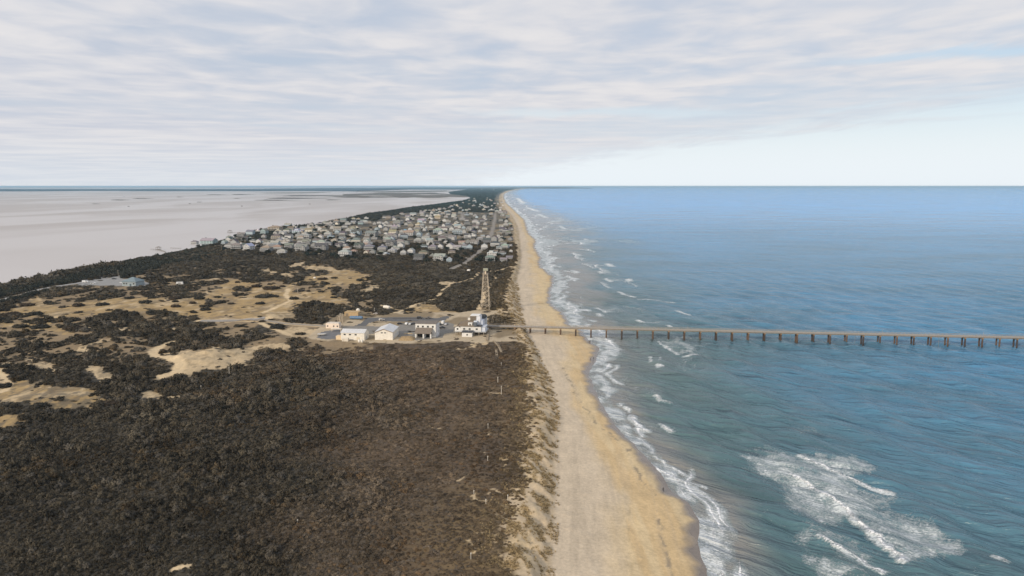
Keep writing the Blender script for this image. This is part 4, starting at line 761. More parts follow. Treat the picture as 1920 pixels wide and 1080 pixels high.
# sand heap, pallets, propane tanks
x, y = W5(762, 638); n_ = 22; V_ = []; 
for j in range(n_):
    for i in range(n_): a = i / (n_ - 1) * 2 - 1; b_ = j / (n_ - 1) * 2 - 1; V_.append((a * 6.2, b_ * 6 + 4, max(0, 2.2 * (1 - abs(a) ** 3) * (1 - abs(b_) ** 3)) * (.7 + .6 * float(fbm(np.array([a * 3.]), np.array([b_ * 3.]), 201, 3)[0])) - .1))
hp = link('sand_heap', np_mesh('sand_heap', V_, grid_faces(n_, n_), [M_WOOD], True)); hp.location = (x, y, 5); hp.color = (.42, .30, .165, 1); tag(hp, 'flat topped heap of brown sand between the hall and the garage', 'heap'); BUILT.append((x, y + 4, 8))
for q, (px_, py_, lab) in enumerate(((769, 630.5, 'pale timber stack at the back of the sand heap'), (762, 626, 'pale timber stack behind the sand heap nearest the parked cars'), (756, 632, 'pale timber stack at the left edge of the sand heap'))):
    x, y = W5(px_, py_); ts = thing('timber_stack', lab, 'timber stack', (x, y, 5 + (1.9 if q == 0 else 0)), .3 * q)
    for i in range(4):
        for j in range(2): MB().box(-1.8, 1.8, -.8 + i * .42, -.42 + i * .42, j * .3, j * .3 + .28).build('plank', M_WOOD, ts, (.62, .50, .33))
for q, px_ in enumerate((673.6, 678.7)):
    x, y = W5(px_, 641.6); g_ = thing('gas_tank', ('white upright gas tank below the long shed, left of the pair', 'white upright gas tank below the long shed, right of the pair')[q], 'gas tank', (x, y, 5), 0, 'gas tanks before the long shed'); MB().lathe([(.9, 0), (1.0, .25), (1.0, 1.5), (.6, 1.95), (.1, 2.05)], 12).build('shell', M_METAL, g_, (.82, .78, .7)); MB().lathe([(.2, 2.06), (.2, 2.3)], 8).build('valve', M_METAL, g_, (.3, .3, .3))
# wheel stops on the back road, bollards
stop = MB().hull([(-.95, -.3, 0), (.95, -.3, 0), (.95, .3, 0), (-.95, .3, 0)], [(-.9, -.2, .35), (.9, -.2, .35), (.9, .2, .35), (-.9, .2, .35)]).mesh('wheel_stop', M_PILE)
for i in range(13): x, y = W5(738 + i * 3.9, 597.0); o = link('wheel_stop', stop); o.location = (x, y, 5.03); o.rotation_euler = (0, 0, ROT); o.color = (.09, .085, .08, 1); tag(o, 'dark concrete wheel stop, ' + ('leftmost', 'second from the left', 'third from the left', 'fourth from the left', 'fifth from the left', 'sixth from the left', 'middle one', 'sixth from the right', 'fifth from the right', 'fourth from the right', 'third from the right', 'second from the right', 'rightmost')[i] + ' along the back road', 'wheel stop', 'wheel stops along the back road')

# paved sheets
def drape(name, pts, step, dz, colr, label):
    a = np.array(pts); xs = np.arange(a[:, 0].min(), a[:, 0].max() + step, step); ys = np.arange(a[:, 1].min(), a[:, 1].max() + step, step); gx, gy = np.meshgrid(xs, ys); V = np.c_[gx.ravel(), gy.ravel(), height(gx.ravel(), gy.ravel()) + dz]
    F = grid_faces(len(ys), len(xs)); c = V[F].mean(1); F = F[inpoly(c[:, 0], c[:, 1], pts)]; u = np.unique(F); mp = np.zeros(len(V), int); mp[u] = np.arange(len(u))
    o = link(name, np_mesh(name, V[u], mp[F], [M_ASPH], True)); o.color = (*colr, 1); tag(o, label, kind='structure'); return o
def strip(name, px_pts, wd, dz, colr, label):
    p = np.array(wpts(px_pts)); s = np.r_[0, np.cumsum(np.hypot(*np.diff(p, axis=0).T))]; t_ = np.arange(0, s[-1], max(2.0, s[-1] / 300)); x = np.interp(t_, s, p[:, 0]); y = np.interp(t_, s, p[:, 1]); k_ = np.ones(9) / 9
    if len(x) > 20: x = np.r_[x[:4], np.convolve(x, k_, 'valid'), x[-4:]]; y = np.r_[y[:4], np.convolve(y, k_, 'valid'), y[-4:]]
    tx_, ty_ = np.gradient(x), np.gradient(y); l = np.hypot(tx_, ty_); nx_, ny_ = -ty_ / l, tx_ / l; cs = np.linspace(-wd / 2, wd / 2, 6)
    X_ = x[:, None] + nx_[:, None] * cs; Y_ = y[:, None] + ny_[:, None] * cs; Z_ = height(X_.ravel(), Y_.ravel()).reshape(X_.shape); Z_ = np.maximum(Z_, Z_.mean(1, keepdims=True)) + dz
    o = link(name, np_mesh(name, np.c_[X_.ravel(), Y_.ravel(), Z_.ravel()], grid_faces(len(x), 6), [M_ASPH], True)); o.color = (*colr, 1); tag(o, label, kind='structure'); return o
drape('road', [W5(a, b_) for a, b_ in zD([(500,246),(560,222),(620,170),(900,168),(1060,168),(1250,176),(1330,155),(1372,160),(1320,192),(1260,203),(1000,207),(910,206),(700,200),(640,218),(612,246)])], 1.6, .035, (.11, .108, .107), 'dark asphalt loop road behind the station')
drape('parking_lot', [W5(a, b_) for a, b_ in zD([(380,252),(500,247),(615,247),(900,256),(905,226),(1040,211),(1350,214),(1400,230),(1400,300),(1300,320),(1290,352),(1050,376),(1030,350),(890,345),(880,300),(620,320),(620,280),(400,275)])], 1.6, .03, (.205, .19, .168), 'grey asphalt parking lot between the station buildings')
drape('asphalt_lot', [W5(a, b_) for a, b_ in zD([(205,300),(370,272),(384,338),(335,362),(240,366),(155,350)])], 1.6, .03, (.15, .15, .155), 'bluish asphalt lot at the left end of the station')
strip('access_road', [(378, 600), (420, 600.5), (485, 604), (540, 607), (600, 611), (645, 611.5)], 5.5, .18, (.33, .28, .22), 'pale access road leading left from the station')
strip('side_road', [(375, 602), (430, 603), (470, 602.5), (500, 602)], 6, .2, (.30, .285, .27), 'pale paved stretch left of the station')
strip('shore_road', [(-60, 577), (0, 563), (60, 547), (115, 536), (150, 531), (185, 522), (225, 516)], 9, .3, (.30, .29, .28), 'pale grey road along the lagoon woods')
drape('clearing', [W5(a, b_) for a, b_ in zC([(20,238),(150,190),(300,165),(440,140),(590,110),(620,150),(800,170),(960,200),(980,235),(800,262),(560,255),(400,235),(250,240),(100,248)])], 4, .3, (.27, .265, .255), 'grey paved clearing round the blue building')
# blue building in the clearing
x, y, z_ = G(229, 536.5); m = mpp(243, 536); L = 28 * m
bb = thing('blue_building', 'pale blue building with a teal hipped roof in the wooded clearing', 'building', (x, y, z_), -.15)
MB().box(0, L, 0, 16, -.5, 5.2).build('wall', M_WALL, bb, (.33, .385, .405)); MB().hip(0, L, 0, 16, 5.2, 4.6, .8).build('roof', M_ROOF, bb, (.225, .285, .315)); MB().box(L * .55, L * .68, -.1, -.01, 0, 3).build('door', M_METAL, bb, (.1, .14, .16))
for u in (.15, .33, .85): window(bb, u * L, 0, 3, 1.8, 1.6)
MB().box(-5, -.02, 2, 9, 3.6, 4.0).build('porch_roof', M_ROOF, bb, (.72, .74, .74)); BUILT.append((x + L / 2, y + 8, 17))
for px_, py_, rz, c_, lab, kd in ((160, 530.5, .2, (.8, .8, .8), 'white van at the far left of the paved clearing', 'van'), (175, 532.5, .3, (.8, .8, .79), 'white suv second from the left in the paved clearing', 'suv'), (257, 527.5, 1.2, (.82, .82, .82), 'large white van right of the blue building', 'van'), (264, 531.5, .4, (.8, .8, .8), 'white suv in front of the van right of the blue building', 'suv'), (214, 524, .1, (.08, .08, .08), 'black car left of the blue building', 'car')):
    x, y, z_ = G(px_, py_); o = car(kd, px_, py_, rz, c_, lab, z_ + .35, 'vehicles at the blue building'); o.location.x = x; o.location.y = y; o.scale = (1.15,) * 3; BUILT.append((x, y, 6))
x, y, z_ = G(337, 534); cv_ = thing('camper', 'white camper trailer among the shrubs right of the blue building', 'camper', (x, y, z_ + .2), .15)
MB().hull([(-4, -1.3, .6), (4, -1.3, .6), (4, 1.3, .6), (-4, 1.3, .6)], [(-3.4, -1.3, 3.3), (3.5, -1.3, 3.3), (3.5, 1.3, 3.3), (-3.4, 1.3, 3.3)]).build('body', M_METAL, cv_, (.74, .74, .72)); MB().box(-1.5, 1.5, -1.5, -1.35, 1.6, 2.4).build('windows', M_GLASS, cv_, (.05, .05, .06))
for a in (-1, 1): MB().lathe([(.2, -.1), (.5, -.1), (.5, .1), (.2, .1)], 10, (0, 0, 0)).build('wheel', M_RUB, cv_, (.02, .02, .02), (a, -1.2, .4)).rotation_euler = (math.pi / 2, 0, 0)
BUILT.append((x, y, 7))
# white instrument domes in the scrub
for px_, py_, lab, r in ((879, 509, 'white instrument dome in the dark scrub left of the tower top', 2.6), (861, 557.5, 'small white instrument pod in the scrub left of the tower', 1.2), (928, 537, 'small pale instrument pod on the track right of the tower', .9), (590, 522, 'small tan instrument hut on the dune grass', 1.6)):
    x, y, z_ = G(px_, py_); o = thing('instrument_pod', lab, 'instrument', (x, y, z_), 0); MB().lathe([(r, .3), (r * 1.05, r * .6), (r * .8, r), (r * .1, r * 1.2)], 12).build('shell', M_METAL, o, (.82, .78, .72)); MB().box(-r * .7, r * .7, -r * .7, r * .7, -.4, .299).build('base', M_PILE, o, (.5, .46, .4)); BUILT.append((x, y, r + 1.5))
# marker posts
POSTS = [((940, 740), 5, 'tall pale marker post standing on a bare patch near the dune'), ((933.5, 718), 3.6, 'pale marker post just up from the tall one on the bare patch'), ((940, 686), 2.2, 'short white marker post below the walkway ruins'), ((915, 804), 2.6, 'tan marker post in the brown scrub above the sandy tracks'), ((914.5, 865), 2.4, 'pale marker post left of the dotted sand line'), ((911, 945), 1.9, 'white marker post at the loop of sandy trails'), ((888.5, 927), 1.7, 'white marker post left of the sandy trail loop'), ((883, 1049), 2.2, 'white marker post nearest the camera at the bottom'), ((952, 940), 2.6, 'pale marker post close to the dune edge'), ((430, 703), 5, 'white marker post on the dune right of the winding track'), ((377, 731), 2.6, 'white marker post in dark scrub below the dune hill'), ((558, 549), 5, 'grey post on the dune grass left of the station track'), ((558, 980), 1.2, 'low white post deep in the dark scrub'), ((702, 585), 4, 'grey post beside the white tank track'), ((786, 573), 3, 'white post left on the grass triangle behind the station'), ((797, 571), 3, 'white post right on the grass triangle behind the station')]
for (px_, py_), h_, lab in POSTS:
    x, y, z_ = G(px_, py_); o = thing('marker_post', lab, 'post', (x, y, z_), .3, 'marker posts in the scrub'); bar_obj('post', (0, 0, -.4), (0, 0, h_), .085 if h_ < 3 else .14, o, (.74, .68, .58)); MB().box(-.2, .2, -.05, .05, h_ - .5, h_ - .1).build('plate', M_METAL, o, (.72, .68, .6)); BUILT.append((x, y, .9))
# utility poles near the village
for px_, py_, h_, lab in ((415.5, 471, 12, 'wooden utility pole left of two at the village edge'), (424, 481, 13, 'wooden utility pole right of two at the village edge'), (222, 520.5, 10, 'wooden utility pole beside the blue building'), (634, 471, 11, 'wooden utility pole before the front houses'), (955, 455, 11, 'utility pole in the oceanfront row')):
    x, y, z_ = G(px_, py_); o = thing('utility_pole', lab, 'utility pole', (x, y, z_), .4, 'utility poles'); bar_obj('pole', (0, 0, -.5), (0, 0, h_), .22, o, (.30, .26, .21)); bar_obj('crossarm', (-1.3, 0, h_ - .9), (1.3, 0, h_ - .9), .12, o, (.28, .24, .2))
# boardwalks
def boardwalk(px_pts, wd, hgt_, label, name='boardwalk'):
    p = [G(a, b_) for a, b_ in px_pts]; o = thing(name, label, 'boardwalk', p[0], 0); o0 = Vector(p[0])
    for a, b_ in zip(p[:-1], p[1:]):
        a = Vector(a) - o0; b_ = Vector(b_) - o0; d_ = (b_ - a); L_ = d_.length; n_ = Vector((-d_.y, d_.x, 0)).normalized() * wd / 2; up = Vector((0, 0, hgt_)); k_ = max(2, int(L_ / 1.0))
        pl = MB()
        for i in range(k_): c0 = a + d_ * (i / k_) + up; c1 = a + d_ * ((i + .86) / k_) + up; pl.hull([c0 - n_, c1 - n_, c1 + n_, c0 + n_], [q_ + Vector((0, 0, .1)) for q_ in (c0 - n_, c1 - n_, c1 + n_, c0 + n_)])
        pl.build('planking', M_WOOD, o, (.42, .34, .24))
        for sg in (-1, 1): bar_obj('handrail', a + n_ * sg + up * 1 + Vector((0, 0, 1)), b_ + n_ * sg + up + Vector((0, 0, 1)), .07, o, (.44, .36, .26))
        for i in range(0, k_, 3):
            for sg in (-1, 1): c0 = a + d_ * (i / k_) + n_ * sg; bar_obj('post', c0 - Vector((0, 0, .6)), c0 + up + Vector((0, 0, 1)), .08, o, (.40, .32, .22))
boardwalk([(913, 640), (917, 620), (921, 612)], 1.4, .7, 'wooden boardwalk rising from the sandy track to the pier root'); boardwalk([(923, 606), (926, 594)], 1.4, .7, 'short wooden boardwalk north of the pier root'); boardwalk([(940, 662), (934, 650), (925, 640)], 1.3, .6, 'weathered boardwalk ruin in the scrub below the station'); boardwalk([(955, 556), (966, 568), (981, 582)], 1.6, .6, 'beach boardwalk slanting down the dune above the pier'); boardwalk([(930, 658), (932, 672)], 1.2, .5, 'broken walkway piece beside the boardwalk ruin')

# ------------------------------------------------------------------ the village
def house_proto(style, W=16.0):
    """parts of a beach house on a W-wide lot, origin front-left at ground: list of (name, mesh, colour key)"""
    D = {'hip': 12, 'cupola': 13, 'banded': 11, 'tall': 11, 'cross': 12, 'gable': 11, 'front': 14, 'flat': 12}[style]; G0 = 2.7; H = {'tall': 9.5, 'front': 8.6, 'flat': 8.0, 'banded': 8.4}.get(style, 8.2); p = []; w_ = W * .72 if style in ('tall', 'front') else W
    a = (W - w_) / 2; b_ = a + w_
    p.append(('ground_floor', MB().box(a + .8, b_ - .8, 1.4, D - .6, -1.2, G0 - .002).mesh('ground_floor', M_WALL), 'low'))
    if style in ('gable',): p.append(('wall', MB().gwall(a, b_, 0, D, G0, H, 3.4).mesh('wall', M_WALL), 'wall')); p.append(('roof', MB().gable(a, b_, 0, D, H, 3.4).mesh('roof', M_ROOF), 'roof'))
    elif style in ('front', 'tall'): p.append(('wall', MB().gwall(a, b_, 0, D, G0, H, 3.8, 'y').mesh('wall', M_WALL), 'wall')); p.append(('roof', MB().gable(a, b_, 0, D, H, 3.8, 'y').mesh('roof', M_ROOF), 'roof'))
    elif style == 'cross':
        p.append(('wall', MB().gwall(a, b_, 2, D, G0, H, 3.6).gwall(a + w_ * .52, b_ - .8, -1.6, 1.99, G0, H - .3, 2.4, 'y').mesh('wall', M_WALL), 'wall')); p.append(('roof', MB().gable(a, b_, 2, D, H, 3.6).gable(a + w_ * .52, b_ - .8, -1.6, 4.8, H - .3, 2.4, 'y', .4, .2).mesh('roof', M_ROOF), 'roof'))
    elif style == 'flat': p.append(('wall', MB().box(a, b_, 0, D, G0, H).box(a + w_ * .2, a + w_ * .6, 3, D - 2, H + .31, H + 2.8).mesh('wall', M_WALL), 'wall')); p.append(('roof', MB().box(a - .4, b_ + .4, -.4, D + .4, H + .002, H + .3).box(a + w_ * .2 - .3, a + w_ * .6 + .3, 2.7, D - 1.7, H + 2.801, H + 3.1).mesh('roof', M_ROOF), 'roof'))
    else:
        p.append(('wall', MB().box(a, b_, 0, D, G0, H).mesh('wall', M_WALL), 'wall')); r = MB().hip(a, b_, 0, D, H + .002, 3.5)
        p.append(('roof', r.mesh('roof', M_ROOF), 'roof'))
        if style == 'cupola': p.append(('cupola', MB().box(W / 2 - 2, W / 2 + 2, D / 2 - 2, D / 2 + 2, H + 1.8, H + 4.4).mesh('cupola', M_WALL), 'wall')); p.append(('cupola_roof', MB().hip(W / 2 - 2, W / 2 + 2, D / 2 - 2, D / 2 + 2, H + 4.402, 1.6, .5).mesh('cupola_roof', M_ROOF), 'roof'))
    def porch(z, d_): q = MB().box(a - .4, b_ + .4, -d_, -.01 if style != 'cross' else -1.62, z - .25, z); q.box(a - .4, b_ + .4, -d_, -d_ + .1, z + .32, z + 1.0); return q
    if style == 'cross': q = MB().box(a, a + w_ * .5, -1.8, 1.98, G0 + 2.6, G0 + 2.85).box(a, a + w_ * .5, -1.8, -1.7, G0 + 3.1, G0 + 3.8).box(a, a + w_ * .5, -1.8, 1.98, G0 - .2, G0)
    else:
        q = porch(G0, 2.6)
        if style in ('banded', 'tall', 'cupola', 'hip'): z1 = G0 + 2.85; q.box(a - .4, b_ + .4, -2.6, -.01, z1 - .25, z1).box(a - .4, b_ + .4, -2.6, -2.5, z1 + .3, z1 + 1.0)
    p.append(('deck', q.mesh('deck', M_WOOD), 'trim'))
    q = MB(); n = 5
    for i in range(n): u = a + (b_ - a) * i / (n - 1); y_ = -2.5 if style != 'cross' else -1.6; u = u if style != 'cross' else a + w_ * .5 * i / (n - 1); q.box(u - .14, u + .14, y_, y_ + .28, -1.2, G0 - .26)
    p.append(('deck_posts', q.mesh('deck_posts', M_WOOD), 'trim'))
    if style in ('gable', 'cross', 'hip'): p.append(('chimney', MB().box(a + w_ * .22, a + w_ * .22 + 1.0, D * .52, D * .52 + 1.0, H, H + 4.4).mesh('chimney', M_PILE), 'low'))
    wins = []
    for z in (G0 + 1.5, G0 + 4.3):
        if z > H - .6: continue
        for u in (.16, .40, .64, .86): wins.append((a + w_ * u, (0 if style != 'cross' else (2 if u < .5 else -1.6)), z, 'f'))
        wins.append((b_, D * .35, z, 'r')); wins.append((b_, D * .7, z, 'r'))
    if style in ('front', 'tall'): wins.append((W / 2, 0, H + 1.3, 'f'))
    return p, wins, D
PROTO = {s_: house_proto(s_) for s_ in ('hip', 'cupola', 'banded', 'tall', 'cross', 'gable', 'front', 'flat')}
SHAPE = {'hip': 'hipped house', 'cupola': 'cupola house', 'banded': 'two-deck house', 'tall': 'tall narrow house', 'cross': 'cross-gabled house', 'gable': 'long gabled house', 'front': 'front-gabled house', 'flat': 'flat-topped house'}
WCOL = {'white': (.60, .595, .58), 'pale grey': (.44, .435, .42), 'weathered grey': (.31, .31, .305), 'cream': (.70, .65, .55), 'pale blue': (.42, .50, .55), 'tan': (.46, .39, .30), 'pale teal': (.36, .46, .47), 'dark grey': (.16, .165, .175)}
RCOL = {'grey': (.25, .25, .245), 'light grey': (.38, .38, .375), 'brown grey': (.19, .17, .15), 'charcoal': (.12, .12, .125), 'tan': (.36, .30, .22), 'bright blue': (.16, .36, .62), 'pale blue': (.42, .52, .62), 'white': (.72, .72, .71)}
WINH = [MB().box(-.75, .75, -.07, .02, -.75, .75).mesh('window', M_WALL), MB().box(-.62, .62, -.1, -.071, -.62, .62).mesh('pane', M_GLASS)]
HOUSES = []; HLAB = []
def house(px_, py_, wpx, style, wc_, rc_, where, detail=2, rz=None):
    x, y, z_ = G(px_, py_); m = mpp(px_, py_); k = wpx * m / 16.0 * .94; parts, wins, D = PROTO[style]
    rz = (ROT + random.uniform(-.18, .18)) if rz is None else rz
    label = f'{wc_} {SHAPE[style]} with {rc_} roof {where}'; short = f'{wc_} {SHAPE[style]} {where}' if len(where.split()) < 8 else f'{wc_} {SHAPE[style]} with {rc_} roof'
    o = thing('house', label, 'house', (x - 8 * k * math.cos(rz), y - 8 * k * math.sin(rz), z_), rz, 'houses of the seaside village'); o.scale = (k, k, min(k, 1.25) if k > 1.25 else k)
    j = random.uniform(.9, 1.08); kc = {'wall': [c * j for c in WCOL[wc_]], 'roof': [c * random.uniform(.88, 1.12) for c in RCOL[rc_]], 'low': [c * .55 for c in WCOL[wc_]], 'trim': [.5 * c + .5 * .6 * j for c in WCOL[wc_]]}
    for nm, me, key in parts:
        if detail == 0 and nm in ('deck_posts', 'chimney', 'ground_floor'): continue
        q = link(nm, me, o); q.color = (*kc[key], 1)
    if detail >= 2:
        for (u, v, z, fc) in wins: q = link('window', WINH[0], o); q.location = (u, v, z); q.rotation_euler = (0, 0, 0 if fc == 'f' else math.pi / 2); q.color = (*kc['trim'], 1); g_ = link('pane', WINH[1], q); g_.color = (.035, .04, .05, 1)
    HOUSES.append((px_, py_, wpx)); HLAB.append((x, y, short)); BUILT.append((x, y + 4, 6.8 * k)); return o
ST = ['hip', 'cupola', 'banded', 'tall', 'cross', 'gable', 'front', 'flat']
def rc(): return random.choice(['grey', 'grey', 'light grey', 'brown grey', 'brown grey', 'charcoal', 'tan'])
def wc(): return random.choice(['white', 'white', 'pale grey', 'pale grey', 'pale grey', 'weathered grey', 'weathered grey', 'pale grey', 'white', 'cream', 'pale blue'])
FRONT = [(387,460,28,'gable','pale teal','light grey','at the lagoon shore'), (363,459,13,'hip','white','grey','at the very left end of the village'), (418.5,459,12,'front','pale blue','light grey','just right of the long teal lagoon house'),
    (451,461,9,'flat','white','white','behind the front row at its left end'), (442,469,19,'banded','pale grey','grey','first in the front row from the left'), (462,472,21,'front','white','pale blue','second in the front row, with a blue side'), (481,466,11,'flat','white','white','between the blue roofed and the tall windowed houses'), (497,474,20,'hip','weathered grey','tan','with tan roof left of the pale blue gable'), (514,463,17,'gable','pale blue','light grey','standing above the front row'), (527,479,17,'banded','white','light grey','alone low in front at the scrub edge'), (541,468,17,'cross','weathered grey','grey','behind the white two deck house'), (563,474,23,'cross','pale grey','grey','in the front row right of the scrub hollow'),
    (601,472,24,'cross','weathered grey','charcoal','in the front row with many gables'), (600,478,9,'flat','tan','tan','small below the grey gables'), (644,483.5,22,'banded','white','light grey','lowest in the front row'), (662,477,13,'hip','tan','tan','right of the bright white banded one'), (671,468,18,'cross','weathered grey','charcoal','behind the tan hip roofed one'), (686,479,13,'front','cream','tan','yellowish in the front row'), (698,479,14,'tall','weathered grey','grey','right beside the yellowish one'), (713,480,14,'hip','white','grey','in the middle of the front row'), (723,481,12,'flat','white','pale blue','with a blue top in the front row'), (734,476,15,'cupola','white','light grey','right of the blue topped one'), (756,480,15,'tall','white','grey','twin left of the tall white pair'), (769,479,17,'tall','white','light grey','twin right of the tall white pair'), (793,481,17,'hip','tan','brown grey','with a big brown roof at the front'), (784,489,19,'gable','dark grey','charcoal','dark at the scrub edge'), (822,492,23,'cross','pale grey','light grey','nearest the crossroads in front'), (842,494,15,'front','pale blue','white','low at the front road'), (810,484,11,'cupola','weathered grey','grey','behind the crossroads house'), (922,483,19,'flat','white','white','brightest flat block near the dune'), (919,492,19,'hip','weathered grey','grey','below the bright flat block')]
MIDR = [(571,450,18,'cupola','pale grey','light grey'),(574,461,17,'cross','weathered grey','grey'),(600,450,13,'tall','white','light grey'),(612,457,11,'flat','pale grey','white'),(607,437,13,'banded','cream','brown grey'),(483,436,9,'flat','white','white'),(493,440,15,'front','pale teal','grey'),(513,434,24,'hip','tan','tan'),(539,427,14,'gable','pale blue','light grey'),(556,440,19,'flat','pale blue','white'),(578,437,14,'gable','cream','tan'),(586,431,10,'front','tan','tan'),(466,450,8,'gable','white','light grey'),(438,449,6,'front','white','grey'),(428,449,11,'hip','pale blue','grey'),(451,446,15,'cross','weathered grey','grey'),(517,451,18,'hip','tan','brown grey'),(610,429,10,'cupola','tan','brown grey'),
    (633,465,13,'cross','pale grey','charcoal'),(653,458,12,'tall','white','light grey'),(632,435,15,'gable','pale grey','tan'),(626,454,10,'hip','cream','tan'),(686,459,15,'front','white','light grey'),(694,460,10,'banded','pale blue','grey'),(726,455,14,'hip','pale grey','light grey'),(731,464,19,'cross','weathered grey','charcoal'),(760,461,13,'banded','pale grey','grey'),(783,456.5,15,'hip','pale grey','light grey'),(723,443,10,'tall','white','light grey'),(723,434,12,'front','pale grey','brown grey'),(705.5,434,11,'front','pale blue','light grey'),(694,445,22,'gable','weathered grey','grey'),(667,443,19,'cross','pale blue','charcoal'),(660,433,12,'hip','cream','tan'),(669,431,10,'front','cream','brown grey'),(675.5,422,10,'gable','pale teal','grey'),(684,420,11,'hip','white','light grey'),(662,421,10,'cross','pale grey','light grey'),(631,423,9,'front','cream','brown grey'),(643,418,12,'gable','weathered grey','grey'),(718,421,5,'tall','white','white'),(735.5,441,15,'gable','cream','tan'),(749,445,10,'front','white','light grey'),(759,436,9,'hip','pale blue','bright blue'),(765,444,21,'gable','pale grey','tan'),(770,426,11,'cupola','tan','brown grey'),(782,432,12,'hip','pale grey','tan'),(785,445,13,'tall','pale blue','grey'),(744,422,15,'hip','weathered grey','grey'),(767,420,10,'gable','weathered grey','charcoal'),(789,419,14,'gable','pale blue','light grey'),(764,410,10,'cross','pale grey','grey'),(774,406,12,'gable','white','light grey'),(728,411,10,'hip','tan','brown grey'),(735.5,411,7,'front','white','light grey'),(692,420,9,'hip','tan','brown grey'),(702,422,8,'front','pale grey','tan'),
    (810,470,16,'hip','pale grey','grey'),(855.5,471,16,'cross','pale grey','light grey'),(847,478,14,'hip','tan','brown grey'),(865.5,460,12,'cross','cream','tan'),(889,461,16,'cross','pale grey','grey'),(900,454,14,'hip','weathered grey','light grey'),(913,456.5,15,'gable','dark grey','charcoal'),(835.5,459,11,'tall','white','grey'),(805.5,456.5,14,'cross','white','light grey'),(818,461,12,'gable','pale grey','charcoal'),(839,449,15,'cross','weathered grey','brown grey'),(857,441,18,'banded','pale blue','light grey'),(820,439,16,'banded','pale blue','light grey'),(805.5,436.5,8,'tall','white','light grey'),(801,443,8,'front','white','light grey'),(858,430,14,'cross','white','light grey'),(842,429,13,'hip','weathered grey','charcoal'),(825.5,431,10,'hip','pale grey','grey'),(795.5,434,9,'front','white','light grey'),(799,429,6,'tall','white','white'),(808,420,10,'front','white','light grey'),(820,412,12,'gable','tan','tan'),(880,434,13,'cross','pale grey','grey'),(900,436.5,8,'flat','white','white'),(891,420,12,'hip','white','light grey'),(915,449,11,'front','white','light grey'),(905,446,8,'gable','pale grey','light grey')]
OCEAN = [(935.5,449,14,'flat','white'),(943,461,14,'hip','pale grey'),(955,465,9,'cross','white'),(936,470,12,'cross','pale grey'),(941,481,15,'hip','pale blue'),(955,489,13,'cross','weathered grey'),(936,440,10,'hip','tan'),(953,441,11,'banded','pale grey'),(942,434,11,'gable','pale grey'),(956,452,11,'front','weathered grey'),(958,475,9,'tall','white'),(929,475,9,'gable','weathered grey'),(944,493,14,'gable','weathered grey'),(958,433,9,'cross','pale grey'),(955,424,9,'hip','tan'),(940,427,9,'cross','white'),(949,418,9,'front','pale grey'),(939,416,8,'hip','pale grey'),(952,409,8,'gable','weathered grey'),(942,406,8,'cross','pale grey'),(946,399,7,'hip','pale grey'),(938,396,6,'front','white')]
for a in FRONT: house(*a)
for a in FRONT[:3]:
    x, y, _ = G(a[0], a[1]); BUILT.extend([(x, y - 14 * i_, 13) for i_ in (1, 2, 3)])
NTH = ['leftmost', 'second', 'third', 'fourth', 'fifth', 'sixth', 'seventh', 'eighth', 'ninth', 'tenth', 'eleventh', 'twelfth', 'thirteenth', 'fourteenth', 'fifteenth', 'sixteenth', 'seventeenth', 'eighteenth', 'nineteenth', 'twentieth']
nth = lambda i_: 'leftmost' if i_ == 0 else NTH[i_] + ' from the left'
ORD = ['nearest', 'second nearest', 'third nearest', 'fourth nearest', 'fifth nearest', 'sixth nearest', 'seventh nearest', 'eighth nearest', 'ninth nearest', 'tenth nearest']
OCEAN.sort(key=lambda a: -a[1])
for i, a in enumerate(OCEAN): house(*a, rc(), (f'{ORD[i]} in the oceanfront row' if i < 10 else 'far along the oceanfront row'), 2 if i < 14 else 1)
def zone(px_, py_):
    s_ = 'by the lagoon woods' if px_ < 560 else 'left of village centre' if px_ < 680 else 'at village centre' if px_ < 790 else 'right of village centre'
    return ('far back ' if py_ < 425 else '') + s_
for a in MIDR: house(*a, zone(a[0], a[1]), 2 if a[1] > 430 else 1)
HP = np.array(HOUSES); tries = 0; nfill = 0
while nfill < 235 and tries < 6000:
    tries += 1; py_ = 372 + 100 * random.random() ** 1.35; px_ = random.uniform(400, 950)
    if not inpoly(np.array([px_]), np.array([py_]), [(400,454),(470,440),(560,428),(610,418),(700,410),(760,402),(800,396),(840,388),(870,380),(895,371),(930,366),(940,380),(948,398),(950,470),(560,474),(470,470),(400,468)])[0]: continue
    wpx = random.uniform(.85, 1.2) * 17.0 / mpp(px_, py_) * .92
    if segdist(*[np.array([q]) for q in P(px_, py_, 5)], STREETW[1][0])[0] < 14: continue
    if (np.hypot((HP[:, 0] - px_) / (.60 * wpx), (HP[:, 1] - py_) / (.36 * wpx)) < 1).any(): continue
    if py_ < 386 and random.random() < .5: continue
    house(px_, py_, wpx, random.choice(ST), wc(), rc(), zone(px_, py_), 1 if py_ > 410 else 0); HP = np.array(HOUSES); nfill += 1
print('houses', len(HOUSES))

